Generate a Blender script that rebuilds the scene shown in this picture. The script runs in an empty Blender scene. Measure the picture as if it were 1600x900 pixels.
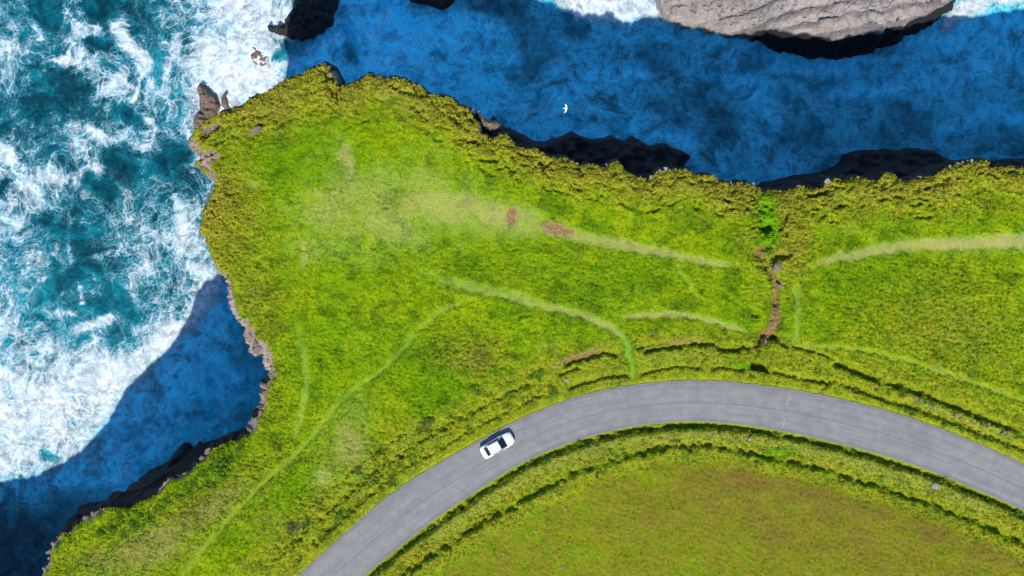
import bpy, bmesh, math, random
import numpy as np
from mathutils import Vector, Matrix
random.seed(7); RNG = np.random.default_rng(11)
SC = bpy.context.scene
COL = SC.collection
R = math.radians
# ------------------------------------------------------------------ camera, sky, sun, exposure
CAM_H = 126.0          # drone height above the plateau (m)
SEA = -48.0            # sea level below the plateau (m)
M = 0.08               # metres per photograph pixel at plateau level
cam_d = bpy.data.cameras.new('camera'); cam = bpy.data.objects.new('camera', cam_d); COL.objects.link(cam)
cam.location = (0, 0, CAM_H); cam.rotation_euler = (0, 0, 0)
cam_d.sensor_width = 36; cam_d.lens = 36 * CAM_H / (1600 * M); cam_d.clip_end = 4000; cam_d.clip_start = 1
SC.camera = cam
SUN_EL = 55.8
world = bpy.data.worlds.new('World'); SC.world = world; world.use_nodes = True
wn = world.node_tree; bg = wn.nodes['Background']; sky = wn.nodes.new('ShaderNodeTexSky')
sky.sky_type = 'NISHITA'; sky.sun_disc = False; sky.sun_elevation = R(SUN_EL); sky.sun_rotation = R(186.7)
sky.ozone_density = 10.0; sky.air_density = 1.5; sky.dust_density = 0.0
wn.links.new(sky.outputs[0], bg.inputs[0]); bg.inputs[1].default_value = 0.15
sun_d = bpy.data.lights.new('sun', 'SUN'); sun = bpy.data.objects.new('sun', sun_d); COL.objects.link(sun)
sun_d.energy = 4.6; sun_d.angle = R(0.53); sun_d.color = (1.0, 0.95, 0.87)
sun.rotation_euler = (R(90 - SUN_EL), 0, R(-6.7)); sun.location = (0, -60, 90)
SC.view_settings.view_transform = 'Standard'; SC.view_settings.look = 'None'
SC.view_settings.exposure = 0.8; SC.view_settings.gamma = 1.0; SC.view_settings.use_curve_mapping = False

# ------------------------------------------------------------------ helpers
def px(p, z=0.0):
    k = M * (CAM_H - z) / CAM_H
    return ((p[0] - 800) * k, (450 - p[1]) * k)
def pxs(pts, z=0.0): return np.array([px(p, z) for p in pts], dtype=np.float64)
def catmull(P, n=6):
    P = np.asarray(P, float); Q = np.vstack([2 * P[0] - P[1], P, 2 * P[-1] - P[-2]]); out = []
    for i in range(1, len(Q) - 2):
        for t in np.arange(n) / n:
            a, b, c, d = Q[i-1], Q[i], Q[i+1], Q[i+2]
            out.append(.5 * ((2*b) + (-a+c)*t + (2*a-5*b+4*c-d)*t*t + (-a+3*b-3*c+d)*t**3))
    out.append(P[-1]); return np.array(out)
def _h(ix, iy, s):
    h = (ix.astype(np.uint32) * np.uint32(374761393) + iy.astype(np.uint32) * np.uint32(668265263) + np.uint32(s * 2246822519 % 4294967296))
    h = (h ^ (h >> np.uint32(13))) * np.uint32(1274126177); h = h ^ (h >> np.uint32(16))
    return h
def perlin(x, y, s=0):
    x = np.asarray(x, np.float64); y = np.asarray(y, np.float64)
    fx = np.floor(x); fy = np.floor(y); dx = x - fx; dy = y - fy
    ix = fx.astype(np.int64); iy = fy.astype(np.int64)
    def g(ox, oy):
        a = _h(ix + ox, iy + oy, s).astype(np.float64) * (2 * math.pi / 4294967296.0)
        return np.cos(a) * (dx - ox) + np.sin(a) * (dy - oy)
    u = dx*dx*dx*(dx*(dx*6-15)+10); v = dy*dy*dy*(dy*(dy*6-15)+10)
    a = g(0, 0); b = g(1, 0); c = g(0, 1); d = g(1, 1)
    return ((a + (b-a)*u) * (1-v) + (c + (d-c)*u) * v) * 1.5
def fbm(x, y, s=0, o=4, r=.5):
    t = 0; a = 1.0; n = 0
    for i in range(o):
        t = t + a * perlin(x * 2**i + 17.3*i, y * 2**i - 9.1*i, s + i); n += a; a *= r
    return t / n
def sstep(a, b, x):
    t = np.clip((x - a) / (b - a), 0, 1); return t * t * (3 - 2 * t)
def pdist(X, Y, P, closed=False):
    """distance, side-signed distance and arc parameter to a polyline"""
    P = np.asarray(P, float); best = np.full(X.shape, 1e18); sgn = np.zeros(X.shape); par = np.zeros(X.shape)
    n = len(P); acc = 0.0
    for i in range(n if closed else n - 1):
        a = P[i]; b = P[(i+1) % n]; d = b - a; L2 = d @ d
        if L2 < 1e-12: continue
        rx = X - a[0]; ry = Y - a[1]
        t = np.clip((rx * d[0] + ry * d[1]) / L2, 0, 1)
        q = (rx - t * d[0])**2 + (ry - t * d[1])**2
        m = q < best
        best = np.where(m, q, best)
        sgn = np.where(m, d[0] * ry - d[1] * rx, sgn)
        L = math.sqrt(L2); par = np.where(m, acc + t * L, par); acc += L
    dd = np.sqrt(best); return dd, np.where(sgn >= 0, dd, -dd), par / max(acc, 1e-9)
def inside(X, Y, P):
    r = np.zeros(X.shape, bool); n = len(P)
    for i in range(n):
        x0, y0 = P[i]; x1, y1 = P[(i+1) % n]
        if y0 == y1: continue
        c = ((y0 > Y) != (y1 > Y)) & (X < (x1 - x0) * (Y - y0) / (y1 - y0) + x0); r ^= c
    return r
def mesh_np(name, V, F, mat, smooth=True, attrs=None, cattrs=None, parent=None):
    """V (n,3), F list of arrays (quads (m,4) / tris (m,3))"""
    me = bpy.data.meshes.new(name); V = np.asarray(V, np.float32)
    if not isinstance(F, list): F = [F]
    F = [np.asarray(f, np.int32) for f in F if len(f)]
    me.vertices.add(len(V)); me.vertices.foreach_set('co', V.ravel())
    nl = sum(f.size for f in F); npol = sum(len(f) for f in F)
    me.loops.add(nl); me.polygons.add(npol)
    me.loops.foreach_set('vertex_index', np.concatenate([f.ravel() for f in F]))
    tot = np.concatenate([np.full(len(f), f.shape[1], np.int32) for f in F])
    st = np.concatenate([[0], np.cumsum(tot)[:-1]]).astype(np.int32)
    me.polygons.foreach_set('loop_start', st); me.polygons.foreach_set('loop_total', tot)
    me.polygons.foreach_set('use_smooth', np.full(npol, smooth))
    me.update(calc_edges=True); me.validate()
    for k, a in (attrs or {}).items():
        at = me.attributes.new(k, 'FLOAT', 'POINT'); at.data.foreach_set('value', np.asarray(a, np.float32).ravel())
    for k, a in (cattrs or {}).items():
        at = me.attributes.new(k, 'FLOAT_VECTOR', 'POINT'); at.data.foreach_set('vector', np.asarray(a, np.float32).ravel())
    if mat: me.materials.append(mat)
    o = bpy.data.objects.new(name, me); COL.objects.link(o)
    if parent: o.parent = parent
    return o
def bm_obj(name, bm, mat, parent=None, smooth=False):
    me = bpy.data.meshes.new(name); bm.normal_update(); bm.to_mesh(me); bm.free()
    for p in me.polygons: p.use_smooth = smooth
    me.materials.append(mat); o = bpy.data.objects.new(name, me); COL.objects.link(o)
    if parent: o.parent = parent
    return o
def tag(o, label=None, cat=None, group=None, kind=None):
    if label: o['label'] = label
    if cat: o['category'] = cat
    if group: o['group'] = group
    if kind: o['kind'] = kind
    return o
def empty(name, loc=(0, 0, 0), rz=0):
    o = bpy.data.objects.new(name, None); COL.objects.link(o); o.location = loc; o.rotation_euler = (0, 0, rz); return o

# ------------------------------------------------------------------ node helpers
class NT:
    def __init__(s, name):
        s.m = bpy.data.materials.new(name); s.m.use_nodes = True; s.t = s.m.node_tree
        s.b = s.t.nodes['Principled BSDF']; s.b.inputs['Roughness'].default_value = .85
    def n(s, t, **k):
        nd = s.t.nodes.new(t)
        for a, v in k.items(): setattr(nd, a, v)
        return nd
    def l(s, a, b):
        if hasattr(a, 'is_linked') or hasattr(a, 'links'): s.t.links.new(a, b)
        else: b.default_value = a
    def attr(s, name):
        a = s.n('ShaderNodeAttribute'); a.attribute_name = name; return a
    def sep(s, v):
        d = s.n('ShaderNodeSeparateXYZ'); s.l(v, d.inputs[0]); return d.outputs
    def noise(s, vec, scale, detail=4, rough=.55, color=False, dist=0):
        d = s.n('ShaderNodeTexNoise'); s.l(vec, d.inputs['Vector']); d.inputs['Scale'].default_value = scale
        d.inputs['Detail'].default_value = detail; d.inputs['Roughness'].default_value = rough; d.inputs['Distortion'].default_value = dist
        return d.outputs['Color' if color else 'Fac']
    def math(s, op, a, b=0.0, c=None, clamp=False):
        d = s.n('ShaderNodeMath', operation=op, use_clamp=clamp); s.l(a, d.inputs[0]); s.l(b, d.inputs[1])
        if c is not None: s.l(c, d.inputs[2])
        return d.outputs[0]
    def vmath(s, op, a, b):
        d = s.n('ShaderNodeVectorMath', operation=op); s.l(a, d.inputs[0])
        if op == 'SCALE': s.l(b, d.inputs['Scale'])
        else: s.l(b, d.inputs[1])
        return d.outputs[0]
    def ramp(s, v, a, b, lo=0.0, hi=1.0):
        d = s.n('ShaderNodeMapRange', interpolation_type='SMOOTHSTEP'); s.l(v, d.inputs[0])
        for i, q in enumerate((a, b, lo, hi)): s.l(q, d.inputs[1+i])
        return d.outputs[0]
    def mix(s, f, a, b):
        d = s.n('ShaderNodeMix', data_type='RGBA'); s.l(f, d.inputs[0])
        for v, i in ((a, 6), (b, 7)):
            if isinstance(v, tuple): d.inputs[i].default_value = (*v, 1)
            else: s.l(v, d.inputs[i])
        return d.outputs[2]
    def mul(s, c, v):   # colour * scalar
        return s.vmath('SCALE', c, v)
    def bump(s, h, strength, dist=.1):
        d = s.n('ShaderNodeBump'); s.l(h, d.inputs['Height']); d.inputs['Strength'].default_value = strength
        d.inputs['Distance'].default_value = dist; s.l(d.outputs[0], s.b.inputs['Normal'])
    def col(s, c):
        if isinstance(c, tuple): s.b.inputs['Base Color'].default_value = (*c, 1)
        else: s.l(c, s.b.inputs['Base Color'])
    def pos(s): return s.n('ShaderNodeNewGeometry').outputs['Position']
    def spec(s, v): s.b.inputs['Specular IOR Level'].default_value = v

def grass_material():
    t = NT('turf'); P = t.pos()
    wear, dry, rock = t.sep(t.attr('mask_a').outputs['Vector'])[:3]
    mud, lush, rough = t.sep(t.attr('mask_b').outputs['Vector'])[:3]
    tint = t.attr('tint').outputs['Fac']
    n0 = t.noise(P, .11, 4, .6); n1 = t.noise(P, .7, 5, .62); n2 = t.noise(P, 3.2, 4, .6); n3 = t.noise(P, 11, 3, .6)
    g = t.math('ADD', t.math('MULTIPLY', n1, .55), t.math('MULTIPLY', n2, .45))
    green = t.mix(t.ramp(g, .36, .64), (.082, .146, .0008), (.150, .220, .0008))
    green = t.mix(t.ramp(n0, .42, .66, 0, .55), green, (.078, .168, .0010))
    np_ = t.noise(P, .30, 5, .62, dist=.8); nq = t.noise(P, 1.7, 4, .65)
    green = t.mix(t.ramp(np_, .49, .64, 0, .9), green, (.044, .096, .0010))
    green = t.mix(t.ramp(np_, .47, .32, 0, .65), green, (.170, .205, .0012))
    yel = t.mix(t.ramp(n2, .4, .62), (.225, .225, .0010), (.185, .135, .0030))
    yel = t.mix(t.ramp(nq, .54, .66, 0, .85), yel, (.070, .120, .0012))
    yel = t.mix(t.ramp(nq, .44, .34, 0, .80), yel, (.155, .080, .016))
    yf = t.math('MULTIPLY_ADD', rough, .44, t.math('SUBTRACT', n1, .5))
    c = t.mix(t.ramp(yf, -.05, .72), green, yel)
    # straw and rusty stems scattered through rough turf
    c = t.mix(t.math('MULTIPLY', t.ramp(t.math('MULTIPLY_ADD', rough, .10, n3), .56, .70), .60), c, (.27, .215, .060))
    c = t.mix(t.math('MULTIPLY', lush, t.ramp(n2, .25, .6, .55, 1)), c, t.mix(t.ramp(lush, .6, .9), (.046, .136, .0010), (.075, .215, .0020)))
    dcol = t.mix(t.ramp(n1, .35, .65), (.090, .108, .003), (.122, .112, .007))
    dcol = t.mix(t.ramp(n2, .5, .7), dcol, (.150, .130, .028))
    dcol = t.mix(t.ramp(t.math('ADD', dry, t.math('MULTIPLY', t.math('SUBTRACT', np_, .5), .5)), .55, 1.0, 0, .85), dcol, (.108, .072, .014))
    c = t.mix(t.ramp(t.math('ADD', dry, t.math('MULTIPLY', t.math('SUBTRACT', g, .5), 1.3)), .10, .62), c, dcol)
    wcol = t.mix(t.ramp(n2, .35, .65), (.215, .205, .050), (.250, .195, .085))
    wcol = t.mix(t.ramp(wear, .35, .60), (.155, .212, .042), wcol)
    wf = t.math('ADD', wear, t.math('MULTIPLY', t.math('SUBTRACT', t.math('MULTIPLY_ADD', n3, .5, t.math('MULTIPLY_ADD', nq, .4, t.math('MULTIPLY', n2, .5))), .7), 1.5))
    c = t.mix(t.ramp(wf, .08, .95, 0, .88), c, wcol)
    mcol = t.mix(t.ramp(n2, .35, .65), (.105, .052, .022), (.20, .12, .065))
    c = t.mix(t.ramp(t.math('ADD', mud, t.math('MULTIPLY', t.math('SUBTRACT', t.math('MULTIPLY_ADD', n2, .6, t.math('MULTIPLY', n3, .4)), .5), 2.2)), .25, .95, 0, .9), c, mcol)
    rcol = t.mix(t.ramp(n1, .35, .65), (.20, .145, .105), (.125, .098, .085))
    rcol = t.mix(t.ramp(n3, .52, .7), rcol, (.26, .20, .15))
    c = t.mix(t.ramp(t.math('ADD', rock, t.math('MULTIPLY', t.math('SUBTRACT', n2, .5), .6)), .35, .6), c, rcol)
    c = t.mul(c, t.math('MULTIPLY', t.math('ADD', 1.0, tint), t.ramp(n3, .25, .75, .74, 1.26)))
    t.col(c); t.spec(.0); t.b.inputs['Roughness'].default_value = 1.0
    t.bump(t.math('MULTIPLY_ADD', n3, .6, n2), .55, .12)
    return t.m
def rock_material(name, a, b, cmark, scale=1.0, rough=.9, strata=0.0, band=False):
    t = NT(name); P = t.pos()
    if strata:
        mp = t.n('ShaderNodeMapping'); mp.inputs['Scale'].default_value = (.35, 1.6, 2.6); mp.inputs['Rotation'].default_value = (0, 0, R(-9)); t.l(P, mp.inputs[0]); Q = mp.outputs[0]
    else: Q = P
    n1 = t.noise(P, .35 * scale, 6, .6, dist=.6); n2 = t.noise(Q, 1.1 * scale, 6, .65, dist=.4); n3 = t.noise(P, 7 * scale, 4, .65)
    c = t.mix(t.ramp(n1, .36, .64), a, b)
    c = t.mix(t.ramp(n2, .52, .68, 0, .75), c, cmark)
    crack = t.math('ABSOLUTE', t.math('SUBTRACT', n2, .47))
    c = t.mul(c, t.math('MULTIPLY', t.ramp(crack, 0, .035, .55, 1.0), t.ramp(n3, .25, .75, .75, 1.22)))
    if band: bd = t.attr('band').outputs['Fac']; c = t.mix(t.math('MINIMUM', bd, 1.0), c, t.mul(t.mix(0.0, (.118, .105, .103), (0, 0, 0)), t.ramp(n2, .3, .7, .7, 1.25))); c = t.mix(t.ramp(bd, 1.0, 1.6), c, (.012, .011, .011))  # band past one turns black, standing in for shade
    t.col(c); t.spec(.25); t.b.inputs['Roughness'].default_value = rough
    t.bump(t.math('MULTIPLY_ADD', n3, .35, t.math('MULTIPLY', n2, 1.0)), .9, .35)
    return t.m
def sea_material():
    t = NT('sea_water'); P = t.pos()
    fd, tq, op = t.sep(t.attr('foam').outputs['Vector'])[:3]
    w1 = t.vmath('SCALE', t.vmath('SUBTRACT', t.noise(P, .075, 3, .6, True), (.5, .5, .5)), 9.0)
    Q = t.vmath('ADD', P, w1)
    w2 = t.vmath('SCALE', t.vmath('SUBTRACT', t.noise(Q, .42, 3, .6, True), (.5, .5, .5)), 1.5)
    Q2 = t.vmath('ADD', Q, w2)
    A = t.noise(Q2, .24, 9, .68)
    B1 = t.noise(Q2, .30, 6, .6); ridge = t.math('SUBTRACT', 1.0, t.math('ABSOLUTE', t.math('MULTIPLY', t.math('SUBTRACT', B1, .5), 5.0)), clamp=True)
    vo = t.n('ShaderNodeTexVoronoi', feature='DISTANCE_TO_EDGE'); t.l(Q2, vo.inputs['Vector']); vo.inputs['Scale'].default_value = .55
    lace = t.ramp(vo.outputs['Distance'], .0, .16, 1, 0)
    vo2 = t.n('ShaderNodeTexVoronoi', feature='DISTANCE_TO_EDGE'); t.l(Q2, vo2.inputs['Vector']); vo2.inputs['Scale'].default_value = 1.5
    lace2 = t.ramp(vo2.outputs['Distance'], .0, .2, 1, 0)
    sp = t.noise(P, 2.6, 5, .7)
    s = t.math('ADD', A, t.math('MULTIPLY', t.math('SUBTRACT', ridge, .45), .14))
    s = t.math('ADD', s, t.math('MULTIPLY', t.math('SUBTRACT', t.noise(Q, .085, 4, .6), .5), .42))
    s = t.math('ADD', s, t.math('MULTIPLY', t.math('SUBTRACT', lace, .3), .10))
    s = t.math('ADD', s, t.math('MULTIPLY', t.math('SUBTRACT', lace2, .3), .05))
    s = t.math('ADD', s, t.math('MULTIPLY', t.math('SUBTRACT', sp, .5), .22))
    th = t.math('MULTIPLY_ADD', fd, -.62, .84)
    solid = t.ramp(t.math('SUBTRACT', s, th), -.04, .16)
    thin = t.ramp(t.math('SUBTRACT', s, th), -.22, .12)
    tt = t.math('ADD', tq, t.math('MULTIPLY', t.math('SUBTRACT', A, .5), 1.1))
    c = t.mix(t.ramp(tt, .0, .55), (.0003, .022, .032), (.002, .125, .160))
    c = t.mix(t.ramp(tt, .5, 1.1), c, (.001, .42, .62))
    c = t.mix(t.math('MULTIPLY', thin, .20), c, (.010, .25, .31))
    f = t.math('MULTIPLY', solid, op)
    c = t.mix(f, c, t.mix(t.ramp(t.math('SUBTRACT', s, th), .05, .40), (.20, .25, .27), (.40, .40, .40)))
    # strands of thin foam where the surf has already spread out
    strand = t.math('MULTIPLY', t.math('MULTIPLY', lace2, t.ramp(ridge, .3, .9)), t.math('MULTIPLY', t.ramp(fd, .15, .6), .32))
    c = t.mix(strand, c, (.20, .40, .46))
    mott = t.noise(Q2, .75, 6, .68)
    c = t.mul(c, t.math('MULTIPLY', t.ramp(sp, .28, .72, .80, 1.14), t.ramp(mott, .34, .64, .66, 1.28)))
    B2 = t.noise(Q2, .62, 7, .66); rg2 = t.math('POWER', t.math('SUBTRACT', 1.0, t.math('ABSOLUTE', t.math('MULTIPLY', t.math('SUBTRACT', B2, .5), 6.5)), clamp=True), 1.6)
    web = t.math('MULTIPLY', t.math('ADD', t.math('MULTIPLY', ridge, .35), t.math('MULTIPLY', rg2, .75)), t.math('MULTIPLY', t.ramp(t.noise(Q, .30, 6, .68), .40, .60), t.ramp(fd, .2, .6)))
    c = t.mix(t.math('MULTIPLY', web, t.ramp(op, .9, .3, .10, 1.0), clamp=True), c, (.06, .58, .78))
    t.col(c); t.l(t.ramp(f, 0, .6, .16, .75), t.b.inputs['Roughness']); t.spec(.18)
    wv = t.noise(P, .9, 5, .6)
    t.bump(t.math('ADD', t.math('MULTIPLY', wv, .7), t.math('MULTIPLY', f, .5)), .6, .45)
    return t.m
def road_material():
    t = NT('chip_seal_asphalt'); P = t.pos()
    u, v, _ = t.sep(t.attr('uvw').outputs['Vector'])[:3]       # u: metres along, v: -1..1 across
    cb = t.n('ShaderNodeCombineXYZ'); t.l(t.math('MULTIPLY', u, .05), cb.inputs[0]); t.l(t.math('MULTIPLY', v, 3.2), cb.inputs[1]); L = cb.outputs[0]
    cb2 = t.n('ShaderNodeCombineXYZ'); t.l(t.math('MULTIPLY', u, .22), cb2.inputs[0]); t.l(t.math('MULTIPLY', v, 7.0), cb2.inputs[1]); L2 = cb2.outputs[0]
    n1 = t.noise(L, 1.6, 5, .6); n2 = t.noise(P, .8, 5, .6); n3 = t.noise(P, 14, 4, .7); nl = t.noise(L2, 1.3, 5, .7)
    c = t.mix(t.ramp(n1, .32, .68), (.118, .114, .107), (.140, .135, .127))
    c = t.mul(c, t.ramp(n2, .3, .7, .90, 1.10)); c = t.mix(t.ramp(t.noise(P, .23, 3, .5), .56, .66, 0, .35), c, (.098, .094, .096))
    vj = t.math('ADD', v, t.math('MULTIPLY', t.math('SUBTRACT', n2, .5), .05))
    joint = t.math('MULTIPLY', t.ramp(t.math('ABSOLUTE', t.math('SUBTRACT', vj, -.05)), .0, .05, 1, 0), t.ramp(n1, .3, .6, .35, .8))
    c = t.mix(t.math('MULTIPLY', joint, .55), c, (.060, .056, .060))
    streak = t.math('MULTIPLY', t.ramp(nl, .60, .74), .28)
    c = t.mix(streak, c, (.066, .060, .066))
    edge = t.ramp(t.math('ADD', t.math('ABSOLUTE', v), t.math('MULTIPLY', t.math('SUBTRACT', nl, .5), .3)), .80, .90)
    c = t.mix(t.math('MULTIPLY', edge, .4), c, (.080, .074, .072))
    rim = t.ramp(t.math('ADD', t.math('ABSOLUTE', v), t.math('MULTIPLY', t.math('SUBTRACT', n2, .5), .12)), .93, .985)
    c = t.mix(t.math('MULTIPLY', rim, .7), c, (.150, .130, .095))
    c = t.mul(c, t.ramp(n3, .25, .75, .82, 1.18))
    t.col(c); t.spec(.2); t.b.inputs['Roughness'].default_value = .88; t.bump(n3, .35, .02)
    return t.m
def plain(name, c, rough=.5, spec=.5, metal=0, coat=0, ns=20, var=.12):
    t = NT(name); n = t.noise(t.n('ShaderNodeTexCoord').outputs['Object'], ns, 3, .6)
    t.col(t.mul(t.mix(0.0, c, c), t.ramp(n, .3, .7, 1 - var, 1 + var))); t.b.inputs['Roughness'].default_value = rough
    t.spec(spec); t.b.inputs['Metallic'].default_value = metal; t.b.inputs['Coat Weight'].default_value = coat
    return t.m
MAT = {}
MAT['turf'] = grass_material()
MAT['sea'] = sea_material()
MAT['road'] = road_material()
MAT['cliff'] = rock_material('cliff_rock', (.31, .235, .180), (.23, .175, .135), (.16, .125, .10), 1.6, .9, 0, True)
MAT['stack'] = rock_material('pale_bedded_rock', (.262, .232, .215), (.215, .190, .178), (.150, .132, .128), .8, .9, 1, True)
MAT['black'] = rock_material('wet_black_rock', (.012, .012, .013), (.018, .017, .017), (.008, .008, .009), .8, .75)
MAT['surf'] = rock_material('wet_brown_rock', (.150, .100, .066), (.090, .066, .062), (.19, .13, .075), 1.3, .6)
MAT['pink'] = rock_material('pinkish_lip_rock', (.21, .145, .105), (.15, .11, .085), (.10, .08, .07), 2.2)
MAT['pale'] = rock_material('lichened_pale_stone', (.30, .265, .235), (.24, .21, .185), (.17, .15, .13), 4)

# ------------------------------------------------------------------ traced outlines (photograph pixels)
COAST = [(2600,230),(2100,235),(1904,240),(1766,262),(1680,262),(1600,262),(1575,260),(1555,263),(1548,252),(1540,249),(1533,252),(1522,255),(1500,255),(1488,262),(1478,268),(1462,274),(1450,278),(1438,281),(1425,283),(1412,287),(1402,281),(1395,273),(1386,270),(1380,278),(1372,281),(1360,283),(1345,279),(1330,280),(1318,283),(1310,280),(1298,281),(1292,286),(1290,294),(1270,297),(1262,296),(1250,290),(1243,296),(1225,299),(1210,296),(1195,300),(1183,296),(1177,290),(1168,286),(1155,285),(1150,290),(1138,290),(1130,283),(1118,280),(1108,273),(1095,275),(1085,272),(1075,267),(1060,268),(1045,264),(1030,268),(1022,278),(1010,281),(995,280),(985,276),(975,268),(968,258),(963,254),(955,256),(945,262),(930,260),(918,258),(905,260),(893,252),(884,246),(870,248),(858,246),(848,242),(838,236),(825,234),(812,232),(803,228),(795,218),(788,212),(780,211),(770,218),(760,216),(750,206),(745,192),(738,182),(735,176),(728,170),(715,165),(700,155),(685,150),(665,145),(655,137),(645,130),(630,124),(615,120),(600,120),(585,118),(575,116),(568,121),(555,127),(540,132),(527,137),(522,130),(518,115),(512,102),(508,99),(495,105),(480,110),(465,116),(450,122),(435,132),(422,140),(410,146),(395,152),(380,162),(365,167),(350,173),(340,177),(328,183),(316,190),(310,198),(305,203),
(300,208),(293,215),(290,222),(297,232),(306,238),(305,246),(298,252),(310,262),(320,272),(328,282),(331,292),(328,302),(322,310),(319,318),(312,328),(318,335),(312,345),(307,358),(309,365),(317,372),(321,385),(325,398),(332,412),(340,424),(347,430),(352,430),(356,440),(358,455),(362,470),(363,482),(368,492),(376,500),(383,510),(388,525),(392,540),(397,553),(411,550),(413,560),(417,570),(422,580),(422,590),(417,597),(412,605),(411,615),(408,620),(411,632),(406,645),(396,655),(393,668),(389,680),(380,683),(370,690),(358,690),(345,698),(330,702),(322,706),(318,715),(308,722),(303,730),(295,738),(285,742),(275,748),(262,750),(254,755),(252,762),(243,770),(238,776),(228,782),(215,790),(200,795),(185,797),(170,795),(160,795),(150,800),(140,805),(128,810),(122,820),(115,825),(105,832),(95,838),(85,845),(78,852),(74,865),(72,880),(66,892),(60,908),(22,972),(-6,1000),(-75,1062),(-110,1130),(-172,1200),(-270,1255),(-351,1269),(-600,1330),(-1100,1700),(-1100,2600),(2600,2600)]
ROAD_U = [(320,1050),(400,962),(465,900),(520,850),(600,780),(650,745),(700,715),(750,687),(800,660),(850,638),(900,620),(950,607),(1000,600),(1050,595),(1100,594),(1150,597),(1200,603),(1250,610),(1300,620),(1350,632),(1400,645),(1450,662),(1500,681),(1550,702),(1600,725),(1700,775),(1800,830)]
ROAD_L = [(430,1045),(505,960),(570,900),(600,875),(650,835),(700,797),(750,765),(800,732),(850,708),(900,689),(950,675),(1000,665),(1050,660),(1100,659),(1150,663),(1200,670),(1250,680),(1300,691),(1350,704),(1400,718),(1450,735),(1500,755),(1550,776),(1600,798),(1690,845),(1790,900)]

# ------------------------------------------------------------------ road frame
def resample(P, n):
    P = np.asarray(P, float); s = np.concatenate([[0], np.cumsum(np.hypot(*np.diff(P, axis=0).T))])
    t = np.linspace(0, s[-1], n); return np.stack([np.interp(t, s, P[:, 0]), np.interp(t, s, P[:, 1])], 1)
RU = resample(catmull(pxs(ROAD_U)), 700); RL = catmull(pxs(ROAD_L), 12)
def nearest(Pt, Q):
    d = (Pt[:, None, 0] - Q[None, :, 0])**2 + (Pt[:, None, 1] - Q[None, :, 1])**2
    return Q[d.argmin(1)]
RLn = nearest(RU, RL)
RCEN = (RU + RLn) / 2
k = np.ones(25) / 25
def smooth1(a): return np.convolve(np.pad(a, 12, mode='edge'), k, 'valid')
RHW = smooth1(np.hypot(*(RU - RLn).T) / 2)
RC = np.stack([smooth1(RCEN[:, 0]), smooth1(RCEN[:, 1])], 1)
RCs = RC[::7]

# ------------------------------------------------------------------ terrain grid
def axis(lo, hi, step, far_lo, far_hi, cap=9):
    core = np.arange(lo, hi, step)
    def out(start, end):
        r = []; d = step; p = start
        while abs(p - start) < abs(end - start): d = min(d * 1.35, cap if abs(p - start) < 62 else 9); p += math.copysign(d, end - start); r.append(p)
        return r
    return np.concatenate([np.array(out(lo, far_lo))[::-1], core, np.array(out(core[-1], far_hi))])
STEP = .145
ax = axis(-61.5, 68, STEP, -175, 200, .6); ay = axis(-40, 29.5, STEP, -165, 40, .6)
GX, GY = np.meshgrid(ax, ay)
CP = pxs(COAST)
cd, _, _ = pdist(GX, GY, CP, True)
ins = inside(GX, GY, CP)
SDF = np.where(ins, -cd, cd)
SDF = SDF + .30 * fbm(GX / 1.7, GY / 1.7, 3, 3) + .14 * perlin(GX / .45, GY / .45, 9)
keep = SDF < 0
cell = keep[:-1, :-1] | keep[1:, :-1] | keep[:-1, 1:] | keep[1:, 1:]
used = np.zeros(GX.shape, bool)
used[:-1, :-1] |= cell; used[1:, :-1] |= cell; used[:-1, 1:] |= cell; used[1:, 1:] |= cell
gy, gx = np.gradient(SDF, ay, ax); gl = np.hypot(gx, gy) + 1e-6
snap = used & (SDF > 0)
sh = np.where(snap, np.minimum(SDF, 1.2), 0)
GX = GX - sh * gx / gl; GY = GY - sh * gy / gl
IDX = -np.ones(GX.shape, int); IDX[used] = np.arange(used.sum())
X = GX[used]; Y = GY[used]; D = np.maximum(-SDF[used], 0)          # D: metres inland of the cliff edge
N = len(X)
# slightly warped coordinates so that traced lines get natural edges
WX = X + .28 * perlin(X / 1.3, Y / 1.3, 21) + .10 * perlin(X / .4, Y / .4, 22)
WY = Y + .28 * perlin(X / 1.3, Y / 1.3, 23) + .10 * perlin(X / .4, Y / .4, 24)
def near(pts, r, warp=True):
    P = np.asarray(pts, float); lo = P.min(0) - r; hi = P.max(0) + r
    return np.nonzero((X > lo[0]) & (X < hi[0]) & (Y > lo[1]) & (Y < hi[1]))[0]
def stroke(mask, pts, w0, w1, val, soft=.6, val1=None, mode='max', fade=0):
    """soft painted line; widths are half widths in photo pixels from start to end"""
    P = pxs(pts) if len(pts) < 3 else catmull(pxs(pts), 4)
    w0 *= M; w1 *= M; r = max(w0, w1) * 2.2 + .5
    i = near(P, r)
    d, _, p = pdist(WX[i], WY[i], P)
    w = w0 + (w1 - w0) * p; v = val if val1 is None else val + (val1 - val) * p
    m = v * sstep(1 + soft, 1 - soft, d / w) * ((sstep(0, fade[0], p) if fade[0] else 1) * (sstep(1, 1 - fade[1], p) if fade[1] else 1) if fade else 1)
    if mode == 'max': mask[i] = np.maximum(mask[i], m)
    elif mode == 'add': mask[i] += m
    else: mask[i] *= 1 - m
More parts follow.
